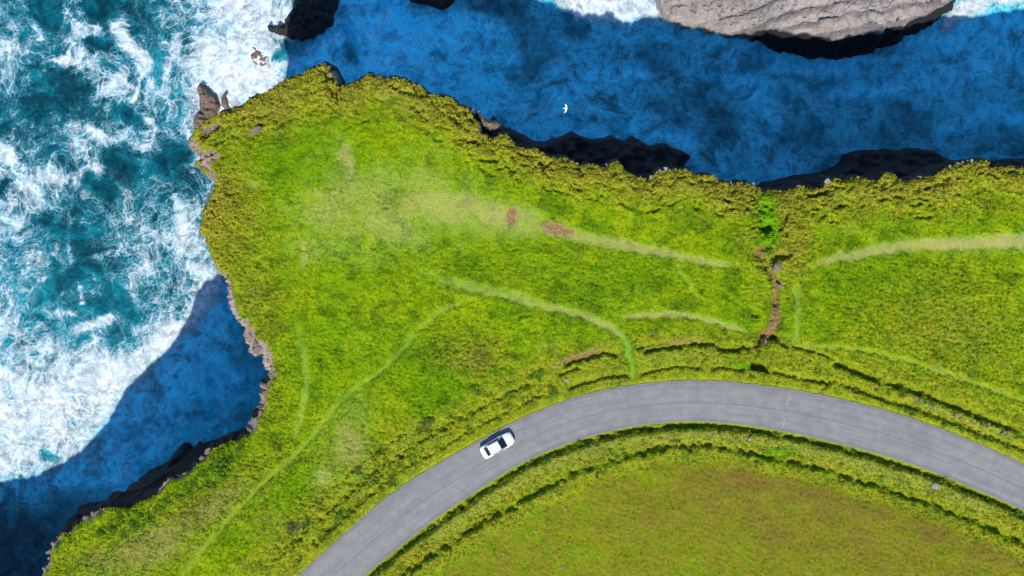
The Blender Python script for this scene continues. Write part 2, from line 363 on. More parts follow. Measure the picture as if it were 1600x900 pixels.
def blob(mask, c, rx, ry, rot, val, soft=.8, mode='max', nz=.5):
    cx, cy = px(c); rx *= M; ry *= M; r = max(rx, ry) * 2.2
    i = near([(cx, cy)], r); dx = X[i] - cx; dy = Y[i] - cy; a = R(rot)
    u = (dx * math.cos(a) + dy * math.sin(a)) / rx; v = (-dx * math.sin(a) + dy * math.cos(a)) / ry
    ns_ = min(2.5, max(.5, .9 * min(rx, ry))); q = np.hypot(u, v) + nz * 1.3 * fbm(X[i] / ns_, Y[i] / ns_, 31, 4)
    m = val * sstep(1 + soft, 1 - soft, q)
    if mode == 'max': mask[i] = np.maximum(mask[i], m)
    elif mode == 'add': mask[i] += m
    else: mask[i] *= 1 - m
wear = np.zeros(N); dry = np.zeros(N); rock = np.zeros(N); mud = np.zeros(N); lush = np.zeros(N); rough = np.zeros(N); dig = np.zeros(N)
trod = np.zeros(N)
PATHS = [([(640,325),(700,330),(760,343),(830,352)], 40, 22, .42, .52, (.3, 0)), ([(790,350),(830,353),(860,358),(900,368),(960,380),(1020,392),(1070,402),(1120,412),(1172,420)], 13, 4, .62, .62, (.2, .12)),
 ([(600,412),(650,428),(700,440),(760,455),(800,463),(850,478),(900,490),(940,505),(970,524)], 9, 6, .40, .62, (.35, 0)), ([(930,501),(965,520),(977,535),(983,560),(990,592)], 6, 4, .5, .38, (.1, 0)),
 ([(745,468),(700,480),(670,500),(645,525),(625,550),(600,575),(560,605),(520,640),(480,690),(440,730),(400,765),(350,820),(300,880),(270,920)], 4.5, 5, .40, .33, (.05, 0)),
 ([(455,470),(468,520),(476,560),(478,600),(470,650),(458,695)], 6, 5, .30, .46, (.3, .1)),
 ([(955,498),(1000,493),(1050,492),(1090,496),(1130,508),(1180,522)], 5, 5, .64, .60, (.15, .1)), ([(1055,412),(1075,445),(1100,475)], 4, 3, .36, .3, (.1, .4)),
 ([(1245,430),(1290,408),(1340,398),(1400,386),(1470,382),(1530,380),(1600,376),(1680,368)], 6, 14, .55, .78, (.12, 0)),
 ([(1240,430),(1246,470),(1245,500),(1238,545)], 6, 5, .38, .40, (.2, .1)), ([(1232,540),(1290,543),(1340,546),(1400,560),(1460,577),(1510,595),(1560,612),(1620,632)], 4, 4, .36, .46, (.1, 0))]
for pts, a, b, v0, v1, fd_ in PATHS:
    stroke(wear, pts, a * 1.15, b * 1.15, v0, .9, v1, fade=fd_); stroke(trod, pts, a, b, 1, .5, fade=fd_)
for c, rx, ry, rot, v in [((700,322),125,34,-8,.56),((780,335),66,24,-8,.62),((540,245),15,32,8,.62),((520,330),75,48,0,.50),((600,345),115,54,0,.52),((560,300),85,44,0,.50),((500,380),60,34,0,.42),((475,395),9,26,0,.6),((500,240),30,12,30,.3),((480,375),35,14,20,.3),((580,410),40,14,0,.36),((545,700),38,58,0,.50),((505,745),24,24,0,.52),((250,850),85,40,25,.46),((335,790),66,24,35,.42),((170,880),50,24,10,.4),((395,290),16,9,0,.5),((560,640),30,40,20,.34),((420,810),30,40,0,.28),((640,690),18,10,20,.35),((1330,360),25,10,0,.28),((650,285),85,34,-10,.46),((660,245),50,24,0,.28),((480,380),50,30,0,.36),((720,280),60,20,-15,.30),((1530,390),70,12,2,.35)]:
    blob(wear, c, rx, ry, rot, v)
for c, rx, ry, rot, v in [((800,340),9,18,0,1.15),((868,357),28,10,-15,1.1),((985,385),22,5,-10,.5),((645,330),7,5,0,.5),((720,318),8,4,0,.4),((905,557),48,7,17,.8),((1065,533),40,5,4,.7),((668,662),9,10,0,.6),((1017,522),9,6,0,.5),((463,822),16,8,30,.6),((235,850),80,34,25,.46),((330,792),66,20,35,.46),((150,872),40,18,0,.42),((550,690),30,46,0,.40),((1490,500),80,40,-8,.34),((1440,470),30,14,0,.3),((700,260),40,10,-15,.2),((420,170),70,24,25,.42),((640,160),90,20,-18,.42),((1120,300),110,14,0,.36),((1400,305),140,14,0,.34),((345,330),22,60,0,.3),((735,560),50,26,0,.38),((860,540),30,10,15,.4),((620,700),30,14,30,.34),((1330,420),20,8,0,.25),((1550,560),40,14,-15,.3),((570,545),40,14,10,.22),((1010,455),30,8,0,.2),((1230,340),16,40,0,.4),((400,470),14,40,10,.34),((500,790),50,30,35,.3),((1500,298),6,4,0,.5),((1505,305),5,3,0,.4),((318,253),20,12,-30,.3)]:
    blob(mud, c, rx, ry, rot, v, .5)
# inner field: short dry grass, browner towards its right-hand rim
S2 = [(560,960),(620,905),(705,848),(760,812),(800,790),(850,765),(905,735),(950,722),(1000,708),(1040,698),(1100,697),(1150,704),(1200,716),(1260,727),(1330,748),(1400,770),(1450,788),(1500,806),(1550,828),(1600,850),(1690,895),(1790,950)]
S2P = catmull(pxs(S2), 4)
i = near(S2P, 90); d, s, _ = pdist(X[i], Y[i], S2P); fdist = np.full(N, -99.0); fdist[i] = -s   # positive = south of the second bank
nz = fbm(X / 5, Y / 5, 41, 4)
field = sstep(.8, 2.6, fdist + .9 * nz)
dry = np.maximum(dry, field * (.47 + .24 * nz + .10 * fbm(X / 1.6, Y / 1.2, 43, 3)))
for pts, w, v in [([(1080,745),(1200,752),(1290,768),(1370,798),(1450,828),(1560,870),(1650,905)], 15, .20), ([(1150,770),(1260,790),(1360,820),(1450,850)], 60, .07), ([(1000,790),(1100,800),(1300,850),(1500,900)], 60, .16)]:
    stroke(dry, pts, w, w, v, .9, mode='add')
for c, rx, ry, v in [((1170,748),70,18,.14),((1290,830),120,40,.06),((800,880),80,40,.06)]: blob(dry, c, rx, ry, -15, v, mode='add')
blob(dry, (760,840), 70, 40, 30, .15, mode='mul')
for c, rx, ry, rot, v in [((250,850),95,42,25,.42),((335,790),75,28,35,.42),((150,875),60,24,10,.36),((545,690),45,60,0,.30),((430,820),40,50,20,.30),((740,560),50,30,0,.26),((1480,530),110,60,-8,.24),((1400,470),50,30,0,.18),((620,660),40,22,25,.24),((430,175),70,26,25,.24),((1300,345),60,14,0,.24),((380,400),30,60,0,.2),((1240,350),20,40,0,.25)]: blob(dry, c, rx, ry, rot, v)
# rough, yellower turf towards the northern cliff edge and over the headland's tip
northish = sstep(-6, 6, Y + .02 * X)
rough = np.maximum(rough, (.25 + .75 * northish) * sstep(5.5, .5, D + 2.4 * nz) )
blob(rough, (1330,318), 260, 26, 0, .6); blob(rough, (1220,370), 50, 80, 0, .85); blob(rough, (430,170), 110, 48, 25, .8); blob(rough, (660,170), 130, 34, -22, .6)
blob(rough, (360,330), 50, 90, 0, .7); blob(rough, (400,470), 40, 90, 15, .5); blob(rough, (1480,520), 150, 90, -10, .4); blob(rough, (730,560), 60, 40, 0, .55)
blob(rough, (300,800), 200, 50, 30, .5); blob(rough, (860,430), 160, 50, -8, .15); blob(rough, (1350,620), 260, 30, -18, .55); blob(rough, (560,760), 130, 60, 35, .45)
blob(lush, (1200,345), 18, 46, 5, .95, .7); blob(lush, (1196,376), 19, 14, 0, .95, .5); blob(lush, (690,605), 50, 40, 10, .62); blob(lush, (640,560), 60, 45, 10, .35); blob(lush, (850,430), 120, 50, -8, .32); blob(lush, (1350,440), 70, 40, 0, .4); blob(lush, (980,430), 60, 30, 0, .35); blob(lush, (500,560), 60, 60, 0, .25); blob(lush, (420,790), 80, 30, 35, .35)
blob(lush, (1215,705), 26, 10, 0, .9); blob(lush, (1160,570), 26, 8, 0, .7); blob(lush, (460,240), 70, 45, 0, .5); blob(lush, (1420,450), 60, 40, 0, .3); blob(lush, (1290,690), 30, 8, -15, .3); blob(lush, (330,740), 60, 16, 30, .6)
stroke(lush, [(965,520),(977,535),(983,560),(990,592)], 8, 6, .8)
# bare rock at the lips
for pts, w0, w1 in [([(296,222),(304,235),(315,246),(326,262),(330,285)], 7, 5), ([(318,240),(336,244)], 7, 6), ([(320,205),(330,198),(340,192)], 6, 4), ([(330,292),(322,308),(316,325)], 3, 3), ([(312,345),(308,358),(318,376)], 2.5, 2.5), ([(325,400),(338,424),(350,432)], 3, 3), ([(357,445),(362,470),(368,492),(380,508)], 3, 5),
    ([(384,508),(393,528),(400,545)], 7, 10), ([(400,540),(412,545),(418,565),(424,585)], 9, 6), ([(424,585),(416,602),(412,620),(410,640),(400,655),(394,672)], 5, 4), ([(310,722),(318,712),(326,704)], 4, 3), ([(244,772),(252,762),(262,752),(285,743),(303,731)], 3, 3), ([(140,808),(160,798)], 5, 3), ([(78,855),(74,870),(70,890),(62,905)], 5, 5), ([(95,842),(82,852)], 4, 4), ([(510,101),(517,112),(521,122)], 3, 3)]:
    stroke(rock, pts, w0, w1, 1, .4)
blob(rock, (318,252), 14, 10, -40, .9, .4)

# ---- heights
Z = np.zeros(N)
rd, rs, rp = pdist(X, Y, RCs)                                   # road distance; rs > 0 north side
hw = np.interp(rp, np.linspace(0, 1, len(RHW)), RHW)
verge = sstep(0, 2.5, rd - hw)
Z += verge * (.35 * fbm(X / 14, Y / 14, 51, 3) + .22 * fbm(X / 4.5, Y / 4.5, 52, 3))
# turf hummocks, combed by the wind (longer along one direction)
ca, sa = math.cos(R(-14)), math.sin(R(-14))
U_ = X * ca + Y * sa; V_ = -X * sa + Y * ca
h1 = fbm(U_ / 1.35 + .5 * perlin(X, Y, 60), V_ / .62, 61, 3); h1 = 1 - np.abs(h1) * 2.4
h2 = fbm(U_ / .55, V_ / .36, 64, 2)
h3 = perlin(X / 2.3, Y / 1.6, 66)
amp = (.15 + .25 * rough) * (1 - .75 * np.clip(trod, 0, 1)) * (1 - .35 * field) * (1 - .7 * np.clip(wear * 1.4, 0, .9)) * (1 - .7 * rock)
h4 = np.abs(fbm(U_ / .62 + .3 * perlin(X / .5, Y / .5, 62), V_ / .30, 63, 2))
Z += verge * amp * (h1 * .75 + h2 * .8 + h3 * .7 + sstep(.0, .22, h4) * .55)
Z -= .07 * trod * verge
cr = np.abs(fbm(U_ / 2.6 + .4 * perlin(X / .9, Y / .9, 68), V_ / .95, 69, 3)); crm = sstep(.0, .25, perlin(X / 3.1, Y / 2.2, 70) + .75 * rough - .42)
crk = sstep(.055, .012, cr) * crm * verge * (1 - np.clip(trod, 0, 1)) * (1 - field)
Z -= .30 * crk; dig = np.maximum(dig, .8 * crk); mud = np.maximum(mud, .30 * sstep(.11, .04, cr) * crm * (1 - field) * verge * northish)
cr2 = np.abs(fbm(U_ / 1.15 + .3 * perlin(X / .6, Y / .6, 75), V_ / .50, 76, 2)); crk2 = sstep(.075, .02, cr2) * sstep(-.15, .25, perlin(X / 2.3, Y / 1.9, 77) + .25 * rough) * verge * (1 - np.clip(trod, 0, 1)) * (1 - .85 * field) * (1 - np.clip(1.5 * wear, 0, .9))
Z -= (.15 + .10 * rough) * crk2; dig = np.maximum(dig, .75 * crk2)
# inner side of the bend: ground steps up twice from the road to the field
sdist = np.where(rs < 0, rd - hw, -99)
st_n = .55 * fbm(X / 2.6, Y / 2.6, 71, 4)
Z += .55 * sstep(.75, 1.15, sdist + st_n) * (rs < 0)
Z += .40 * sstep(-.15, .35, fdist + st_n)
def trench(pts, w, depth, steep=True, wob=.18, gap=.25):
    """a ditch or peat step: steep (shaded) wall on its southern side, easy slope on the northern side"""
    P = pxs(pts) if len(pts) < 3 else catmull(pxs(pts), 4)
    if P[-1, 0] < P[0, 0]: P = P[::-1]                          # run west to east: left side is north
    w *= M; i = near(P, 3 * w + .6)
    wx = X[i] + wob * perlin(X[i] / .8, Y[i] / .8, 81); wy = Y[i] + wob * perlin(X[i] / .8, Y[i] / .8, 82)
    d, s, p = pdist(wx, wy, P)
    prof = np.where(s < 0, sstep(1.0, .55, -s / w), sstep(2.4, .3, s / w))
    ends = sstep(0, .08, p) * sstep(1, .92, p)
    g = sstep(-gap - .25, -gap + .25, fbm(X[i] / 1.6, Y[i] / 1.6, 83, 2) + .35)
    q = depth * prof * ends * g
    Z[i] -= q; dig[i] = np.maximum(dig[i], prof * ends * g)
S1 = np.array([RC[j] - 0 for j in range(0, len(RC), 10)])
tang = np.gradient(RC, axis=0); tang /= np.linalg.norm(tang, axis=1)[:, None]; nrm = np.stack([-tang[:, 1], tang[:, 0]], 1)   # left of travel = north
def along(off, j0=0, j1=None):      # photo-pixel polyline parallel to the road, off metres beyond the edge (negative = south side)
    jj = range(j0, j1 or len(RC), 12); o = []
    for j in jj:
        p = RC[j] + nrm[j] * (math.copysign(RHW[j] + abs(off), off)); o.append((p[0] / M + 800, 450 - p[1] / M))
    return o
trench(along(-.55), 5.0, .75, wob=.4, gap=-.05); trench(S2, 4.6, .75, wob=.5, gap=-.28)
def jx(xp):   # index of the road sample whose photo x is xp
    return int(np.abs(RC[:, 0] / M + 800 - xp).argmin())
for pts, w, dpt in [([(880,573),(900,565),(930,557),(945,553),(968,558)],3.2,.6),([(870,588),(905,575)],2.5,.4),([(993,547),(1010,541),(1040,537),(1060,536)],2.2,.45),([(1003,552),(1030,546),(1060,543),(1090,539),(1122,539)],3.0,.65),([(1118,540),(1130,548),(1150,549),(1156,547),(1163,543),(1172,549)],3,.7),
  ([(885,610),(910,601),(940,593),(960,588),(987,589)],2.6,.45),([(998,589),(1015,582),(1040,577),(1060,573),(1085,576),(1100,578)],2.4,.4),([(1108,578),(1125,575),(1145,578),(1166,580)],2.6,.45),([(1171,572),(1185,576),(1203,579)],6,1.2),([(1187,528),(1184,546)],3,.5),
  ([(1203,582),(1225,585),(1250,592),(1300,601)],3,.5),([(1298,570),(1320,575),(1350,588),(1378,598)],4.5,.9),([(1378,598),(1420,610),(1460,625),(1500,640),(1540,656),(1592,674)],4,.7),([(1310,600),(1330,606),(1370,622),(1430,640),(1500,666),(1560,690),(1620,712)],3.4,.45),([(1235,543),(1260,548),(1300,560)],2.2,.4),
  ([(312,219),(326,208),(343,196)],4,1.1),([(716,216),(724,216),(732,223),(741,223),(749,229)],2.6,.6),([(700,184),(709,187),(714,192),(721,198)],2.6,.6),([(749,248),(757,254),(769,252),(781,253)],2.8,.7),([(639,168),(653,173),(663,170)],3,.6),([(606,133),(630,144),(648,150),(670,153)],2.8,.6),([(687,164),(709,166)],2.4,.5),([(711,173),(731,179)],3,.6),([(645,135),(652,146)],3,.6),
  ([(842,252),(850,258),(856,262)],3.2,.8),([(352,306),(372,303)],2,.4),([(1430,338),(1445,341),(1458,340)],2,.5),([(1293,347),(1311,348)],1.8,.4),([(1260,308),(1288,302),(1300,299)],2,.5),
  ([(1190,366),(1199,358),(1208,357)],5,1.3),([(1194,416),(1197,414)],5,.8),([(1170,351),(1180,358)],2,.5),([(1231,330),(1227,346),(1217,361)],2.2,.5),([(1230,360),(1226,370)],2.4,.5),([(1205,410),(1215,406),(1240,398)],3,.6),([(1180,415),(1192,417)],2.4,.5),([(1174,492),(1186,497)],1.8,.4),([(1168,303),(1178,309),(1186,315)],2.2,.5),([(1172,326),(1160,332)],1.8,.4),
  ([(350,470),(362,480)],2,.3),([(930,448),(950,446)],1.5,.25),([(648,520),(670,512)],1.6,.2),([(800,500),(830,492)],1.6,.2)]:
    trench(pts, w * 1.2, dpt * 1.5)
# broken banks on the outer verge of the lower bend
for off, j0, j1, w, dp in [(1.5, jx(480), jx(900), 3.0, .5), (3.4, jx(470), jx(890), 3.2, .55), (5.2, jx(520), jx(700), 2.4, .35), (1.6, jx(1250), jx(1620), 2.4, .35)]:
    trench(along(off, j0, j1), w, dp, wob=.55, gap=.0)
# short peat cracks parallel to the northern cliff edge
cpn = [p for p in COAST if 290 < p[0] < 1640 and p[1] < 310]
for q in range(230):
    a = random.randrange(len(cpn) - 1); p = cpn[a]; b = cpn[a+1]; tx, ty = b[0]-p[0], b[1]-p[1]; L = math.hypot(tx, ty) + 1e-6
    dd = random.uniform(6, 70) if p[0] < 760 else random.uniform(6, 55); ln = random.uniform(5, 14)
    ux, uy = tx / L, ty / L
    if ux < 0: ux, uy = -ux, -uy
    cx, cy = p[0] + random.uniform(-8, 8), p[1] + dd; a2 = random.uniform(-.35, .35)
    vx, vy = ux * math.cos(a2) - uy * math.sin(a2), ux * math.sin(a2) + uy * math.cos(a2)
    trench([(cx - vx*ln, cy - vy*ln), (cx, cy + random.uniform(-2, 2)), (cx + vx*ln, cy + vy*ln)], random.uniform(1.4, 2.8), random.uniform(.3, .65), gap=.6)
# gully, its muddy stream bed
for pts, w0, w1, v in [([(1184,400),(1193,387)],7,6,.95),([(1193,405),(1202,408),(1210,402),(1222,396)],4,3,.7),([(1196,418),(1206,428),(1211,440),(1212,460),(1212,475)],5,5,.95),([(1212,475),(1215,490),(1210,505),(1205,518),(1200,528)],7,11,1.0),([(1188,521),(1202,526),(1212,528)],5,6,.8),([(1212,528),(1228,540)],4,2,.7),([(1187,528),(1184,546)],3,3,.8),([(1180,545),(1178,560)],5,4,.5)]:
    stroke(mud, pts, w0, w1, v, .5)
    i = near(pxs(pts), 1.5); d, _, _ = pdist(WX[i], WY[i], pxs(pts)); Z[i] -= .7 * sstep(1.7, .6, d / (max(w0, w1) * M))
# pale stony strips between the verge banks
for pts, w, v in [([(1420,622),(1490,640),(1540,665),(1590,684)],6,.42),([(1000,558),(1060,556),(1150,558)],7,.3),(along(-1.75, jx(640), jx(1560)),9,.40),(along(-2.6, jx(640), jx(1560)),7,.25)]:
    stroke(wear, pts, w, w, v, .8)
stroke(rough, [(p[0], p[1] + 14) for p in S2], 14, 14, .62, .8); stroke(dry, [(p[0], p[1] + 16) for p in S2], 16, 16, .22, .9); stroke(rough, along(-1.9), 22, 22, .75, .5); stroke(mud, along(-1.5, jx(600), jx(1600)), 5, 5, .42, .9); stroke(rough, along(1.6), 30, 30, .6, .6); stroke(rough, along(4.2), 24, 24, .55, .6)
# cliff lip bends over
lip = sstep(1.8, 0, D + .5 * nz)
Z -= lip * (.25 + .35 * northish) + sstep(.5, 0, D) * .35
Z -= rock * .35 * sstep(3, 0, D)
# road bed
bed = sstep(.35, -.1, rd - hw + .10 * perlin(X / .7, Y / .7, 91)); Z = Z * (1 - bed) - .10 * bed
wear *= 1 - sstep(.0, .5, dig)*.8
mA = np.stack([np.clip(wear, 0, 1), np.clip(dry, 0, 1), np.clip(rock, 0, 1)], 1)
mB = np.stack([np.clip(mud, 0, 1), np.clip(lush, 0, 1), np.clip(rough, 0, 1)], 1)
jj, ii = np.nonzero(cell)
Q = np.stack([IDX[jj, ii], IDX[jj, ii+1], IDX[jj+1, ii+1], IDX[jj+1, ii]], 1)
ground = mesh_np('ground', np.stack([X, Y, Z], 1), Q, MAT['turf'], True, None, {'mask_a': mA, 'mask_b': mB})
tag(ground, 'green clifftop headland of rough turf with worn footpaths', 'ground', kind='structure')

# ------------------------------------------------------------------ cliff walls under the turf edge
E = np.concatenate([Q[:, [0, 1]], Q[:, [1, 2]], Q[:, [2, 3]], Q[:, [3, 0]]])
key = np.sort(E, 1); kk = key[:, 0].astype(np.int64) * N + key[:, 1]
_, first, cnt = np.unique(kk, return_index=True, return_counts=True)
BE = E[first[cnt == 1]]
nxt = {}
for a, b in BE: nxt.setdefault(int(a), []).append(int(b))
xmin, xmax, ymin = X.min() + 3, X.max() - 3, Y.min() + 3
chains = []; seen = set()
while nxt:
    a = next(iter(nxt)); ch = [a]
    while a in nxt and nxt[a]:
        b = nxt[a].pop()
        if not nxt[a]: del nxt[a]
        ch.append(b); a = b
    chains.append(ch)
chains = [c for c in chains if len(c) > 200]
cv = []; cf = []; cb = []; base = 0
DEP = [0, .12, .45, 1.0, 1.9, 3.2, 5.0, 7.5, 11, 15, 20, 26, 33, 40, 46, 50]
for ch in chains:
    ch = np.array(ch); P = np.stack([X[ch], Y[ch]], 1); n = len(P)
    T = np.zeros_like(P); W = 6
    for w in range(1, W + 1): T += np.roll(P, -w, 0) - np.roll(P, w, 0)
    T /= np.linalg.norm(T, axis=1)[:, None] + 1e-9; O = np.stack([T[:, 1], -T[:, 0]], 1)
    s = np.concatenate([[0], np.cumsum(np.hypot(*np.diff(P, axis=0).T))])
    north = np.clip(O[:, 1], 0, 1)
    for r, dep in enumerate(DEP):
        nzr = fbm(s / 2.4, np.full(n, dep / 1.3), 101, 3); nzb = fbm(s / 9, np.full(n, dep / 7), 105, 3)
        rim = (.16 + .34 * north) * sstep(0, .8, dep) + (.25 + .3 * north) * np.maximum(nzr, 0) * sstep(.1, 1.0, dep)
        off = rim * (1 - .7 * sstep(3, 12, dep)) + .05 * dep * (1 - .6 * sstep(5, 20, dep)) + nzr * .35 * sstep(1, 5, dep) + nzb * 1.6 * sstep(2, 15, dep)
        if r == 0: off = off * 0
        west = np.clip(-O[:, 0] * 1.3, 0, 1) * sstep(6, -2, P[:, 1]) * sstep(-22, -17, P[:, 1])
        if r: off = off + west * sstep(0, .3, dep) * (1 - .6 * sstep(1.5, 5, dep)) * (.28 + .9 * np.maximum(0, fbm(s / 1.4, np.full(n, np.floor(dep / .8) * 1.7), 108, 3) + .15))
        p = P + O * off[:, None]
        cb.append(np.clip(2 * np.maximum(sstep(.1, .6, O[:, 1]), sstep(1.5, 5, np.full(n, dep))), 0, 2))  # north faces and lower walls blackened: their shade put into the colour
        cv.append(np.stack([p[:, 0], p[:, 1], Z[ch] - dep], 1))
    K = len(DEP); a = np.arange(n - 1)
    for r in range(K - 1):
        cf.append(np.stack([base + r*n + a, base + (r+1)*n + a, base + (r+1)*n + a + 1, base + r*n + a + 1], 1))
    base += K * n
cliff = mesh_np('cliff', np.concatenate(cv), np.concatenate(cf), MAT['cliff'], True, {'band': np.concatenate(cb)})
tag(cliff, 'tall rock cliff faces falling from the turf to the sea', 'cliff', kind='structure')

# ------------------------------------------------------------------ sea
SXA = axis(-92, 92, .42, -420, 420); SYA = axis(-54, 54, .42, -330, 330)
SX, SY = np.meshgrid(SXA, SYA)
FX = SX / (M * (CAM_H - SEA) / CAM_H) + 800; FY = 450 - SY / (M * (CAM_H - SEA) / CAM_H)     # traced surf map is indexed in photo pixels
LEFT = np.array([  # foam cover of the open sea, cells of 50 px: columns x = 25, 75, ... 475, rows y = 25, 75, ...
 [.46,.18,.42,.14,.34,.42,.62,.85,.98,.55],[.52,.30,.58,.42,.30,.48,.92,.95,.98,.55],[.40,.24,.48,.70,.42,.56,.92,.98,.95,.5],[.26,.24,.26,.32,.50,.62,.92,.85,.8,.5],
 [.36,.34,.48,.60,.60,.36,.50,.5,.5,.5],[.70,.62,.48,.26,.28,.24,.40,.5,.5,.5],[.70,.58,.26,.42,.42,.46,.50,.5,.5,.5],[.55,.40,.26,.42,.60,.62,.55,.5,.5,.5],
 [.50,.36,.32,.34,.58,.52,.62,.5,.4,.4],[.52,.38,.30,.28,.42,.55,.85,.4,.35,.35],[.68,.52,.50,.42,.55,.92,.8,.32,.30,.3],[.80,.72,.75,.82,.95,.9,.4,.32,.30,.3],
 [.84,.90,.88,.92,.95,.5,.36,.32,.30,.3],[.78,.90,.86,.94,.7,.38,.36,.34,.30,.3],[.92,.88,.94,.75,.4,.38,.38,.3,.3,.3],[.60,.5,.4,.36,.36,.36,.34,.3,.3,.3],[.30,.3,.28,.3,.32,.3,.3,.3,.3,.3],[.26,.2,.2,.25,.3,.3,.3,.3,.3,.3]])
def bil(G, gx_, gy_):
    h, w = G.shape; gx_ = np.clip(gx_, 0, w - 1.001); gy_ = np.clip(gy_, 0, h - 1.001); a = gx_.astype(int); b = gy_.astype(int); u = gx_ - a; v = gy_ - b
    u = u*u*(3-2*u); v = v*v*(3-2*v)
    return (G[b, a]*(1-u) + G[b, a+1]*u) * (1-v) + (G[b+1, a]*(1-u) + G[b+1, a+1]*u) * v
wf1 = 14 * fbm(SX / 6, SY / 6, 131, 3); wf2 = 14 * fbm(SX / 6, SY / 6, 135, 3)
foam = bil(LEFT, (FX + wf1 - 25) / 50, (FY + wf2 - 25) / 50)
TQ = np.array([[.28,.22,.24,.32,.5,.6],[.24,.22,.32,.5,.6,.6],[.20,.20,.26,.34,.4,.5],[.36,.30,.24,.26,.36,.4],[.60,.42,.36,.40,.4,.4],[.75,.60,.50,.50,.4,.35],[.85,.75,.65,.5,.35,.3],[.85,.8,.7,.5,.35,.3],[.45,.42,.4,.4,.3,.3]])
turq = bil(TQ, (FX - 50) / 100, (FY - 50) / 100); opac = np.ones(foam.shape); turq = .04 + .40 * turq
def sstroke(arr, pts, w, v, soft=.8, mode='max', w1=None):
    P = np.asarray(pts, float)
    if len(P) > 2: P = catmull(P, 4)
    W1 = w if w1 is None else w1; r = max(w, W1) * 2.2
    lo = P.min(0) - r; hi = P.max(0) + r
    m = (FX > lo[0]) & (FX < hi[0]) & (FY > lo[1]) & (FY < hi[1])
    x = FX[m] + wf1[m] * .6; y = FY[m] + wf2[m] * .6
    d, _, p = pdist(x, y, P); f = sstep(1 + soft, 1 - soft, d / (w + (W1 - w) * p))
    if mode == 'max': arr[m] = np.maximum(arr[m], v * f)
    elif mode == 'set': arr[m] = arr[m] * (1 - f) + v * f
    else: arr[m] += v * f
# surf streaks of the open sea
for pts, w, v in [([(100,25),(120,40),(150,45)],11,.72),([(120,50),(150,52)],6,.6),([(180,25),(195,60),(215,95),(228,108)],15,.85),([(228,108),(215,130),(205,158)],4,.95),([(105,95),(130,120),(165,135),(195,115)],15,.82),([(30,10),(48,30),(60,60)],10,.6),([(10,70),(40,75)],16,.68),([(140,205),(175,222),(205,232),(238,215),(235,190)],13,.85),([(0,235),(25,255),(40,285),(20,310)],20,.85),([(50,265),(90,280),(140,275),(150,262)],15,.78),([(10,330),(25,350),(40,400)],10,.6),([(108,330),(112,350),(110,400),(128,470)],5,.62),([(270,310),(285,340),(285,400)],11,.72),([(205,345),(240,365),(275,370)],11,.66),([(210,430),(215,480),(245,465)],7,.7),([(155,400),(200,395),(240,410)],10,.62),([(290,410),(320,420),(338,430)],9,.85),
   ([(0,580),(60,610),(130,600),(200,570),(260,530),(300,495),(325,452)],20,.95),([(115,520),(150,505),(170,500)],12,.75),([(90,490),(110,490)],10,.66),([(0,720),(35,735),(70,745)],13,.95),([(20,690),(60,640)],18,.9),([(140,90),(190,85)],9,.6),([(285,190),(300,215),(310,250)],6,.75),([(300,270),(325,290)],5,.7),([(262,205),(285,225)],7,.66),([(240,130),(262,110),(275,70)],14,.75),([(315,320),(300,345)],5,.7)]: sstroke(foam, pts, w, v)
for pts, w, v in [([(140,62),(165,72)],9,.05),([(60,15),(85,30)],14,.1),([(150,10),(170,20)],16,.1),([(60,120),(130,135),(60,170)],20,.20),([(190,170),(210,190)],11,.05),([(180,245),(240,260),(280,240)],18,.12),([(140,280),(170,300)],12,.1),([(75,345),(100,370)],14,.18),([(120,420),(150,430)],14,.12),([(180,455),(205,490)],13,.15),([(80,455),(100,430)],14,.2),([(120,360),(135,390)],8,.1),([(180,515),(165,525)],7,.2),([(70,710),(85,715)],7,.3),([(10,285),(2,300)],6,.1),([(245,90),(250,125)],7,.30)]: sstroke(foam, pts, w, v, mode='set')
for pts, w, v in [([(245,90),(240,140)],14,.5),([(10,520),(15,640)],20,.6),([(235,575),(210,590)],14,.5),([(290,150),(285,180)],18,.5),([(0,440),(30,470)],18,.5)]: sstroke(turq, pts, w, v)
# the sheltered channel: aerated water with thin spread foam
CH = np.array([[.62,.60,.42,.30,.40,.75,.5,.5,.5,.5,.5,.75],[.60,.66,.70,.66,.36,.42,.42,.44,.46,.46,.48,.50],[.60,.66,.66,.62,.50,.44,.42,.46,.46,.46,.48,.46],[.60,.62,.64,.62,.56,.52,.40,.44,.42,.42,.46,.42],[.6,.6,.6,.58,.56,.52,.42,.44,.44,.40,.44,.36],[.5,.5,.5,.5,.5,.54,.48,.48,.46,.40,.4,.36],[.5,.5,.5,.5,.5,.5,.5,.5,.5,.4,.4,.36]])
chan = sstep(440, 500, FX + .30 * (FY - 60)) * sstep(330, 290, FY)
cw = bil(CH, (FX + 2 * wf1 - 450) / 100, (FY + 2 * wf2) / 50)
foam = foam * (1 - chan) + chan * (cw - .02)
CT = np.array([[.62,.66,.42,.18,.30,.7,.5,.4,.4,.5,.5,.65],[.62,.74,.78,.66,.26,.40,.40,.42,.46,.48,.5,.55],[.62,.72,.74,.66,.46,.40,.34,.40,.46,.48,.5,.48],[.6,.66,.70,.66,.54,.48,.30,.40,.40,.40,.46,.40],[.6,.6,.66,.62,.56,.50,.34,.42,.40,.32,.42,.34],[.5,.5,.5,.5,.5,.56,.50,.46,.42,.3,.36,.3],[.5,.5,.5,.5,.5,.5,.5,.5,.45,.3,.3,.3]])
turq = turq * (1 - chan) + chan * (.28 + .80 * bil(CT, (FX + 2 * wf1 - 450) / 100, (FY + 2 * wf2) / 50))
opac = opac * (1 - .93 * chan)
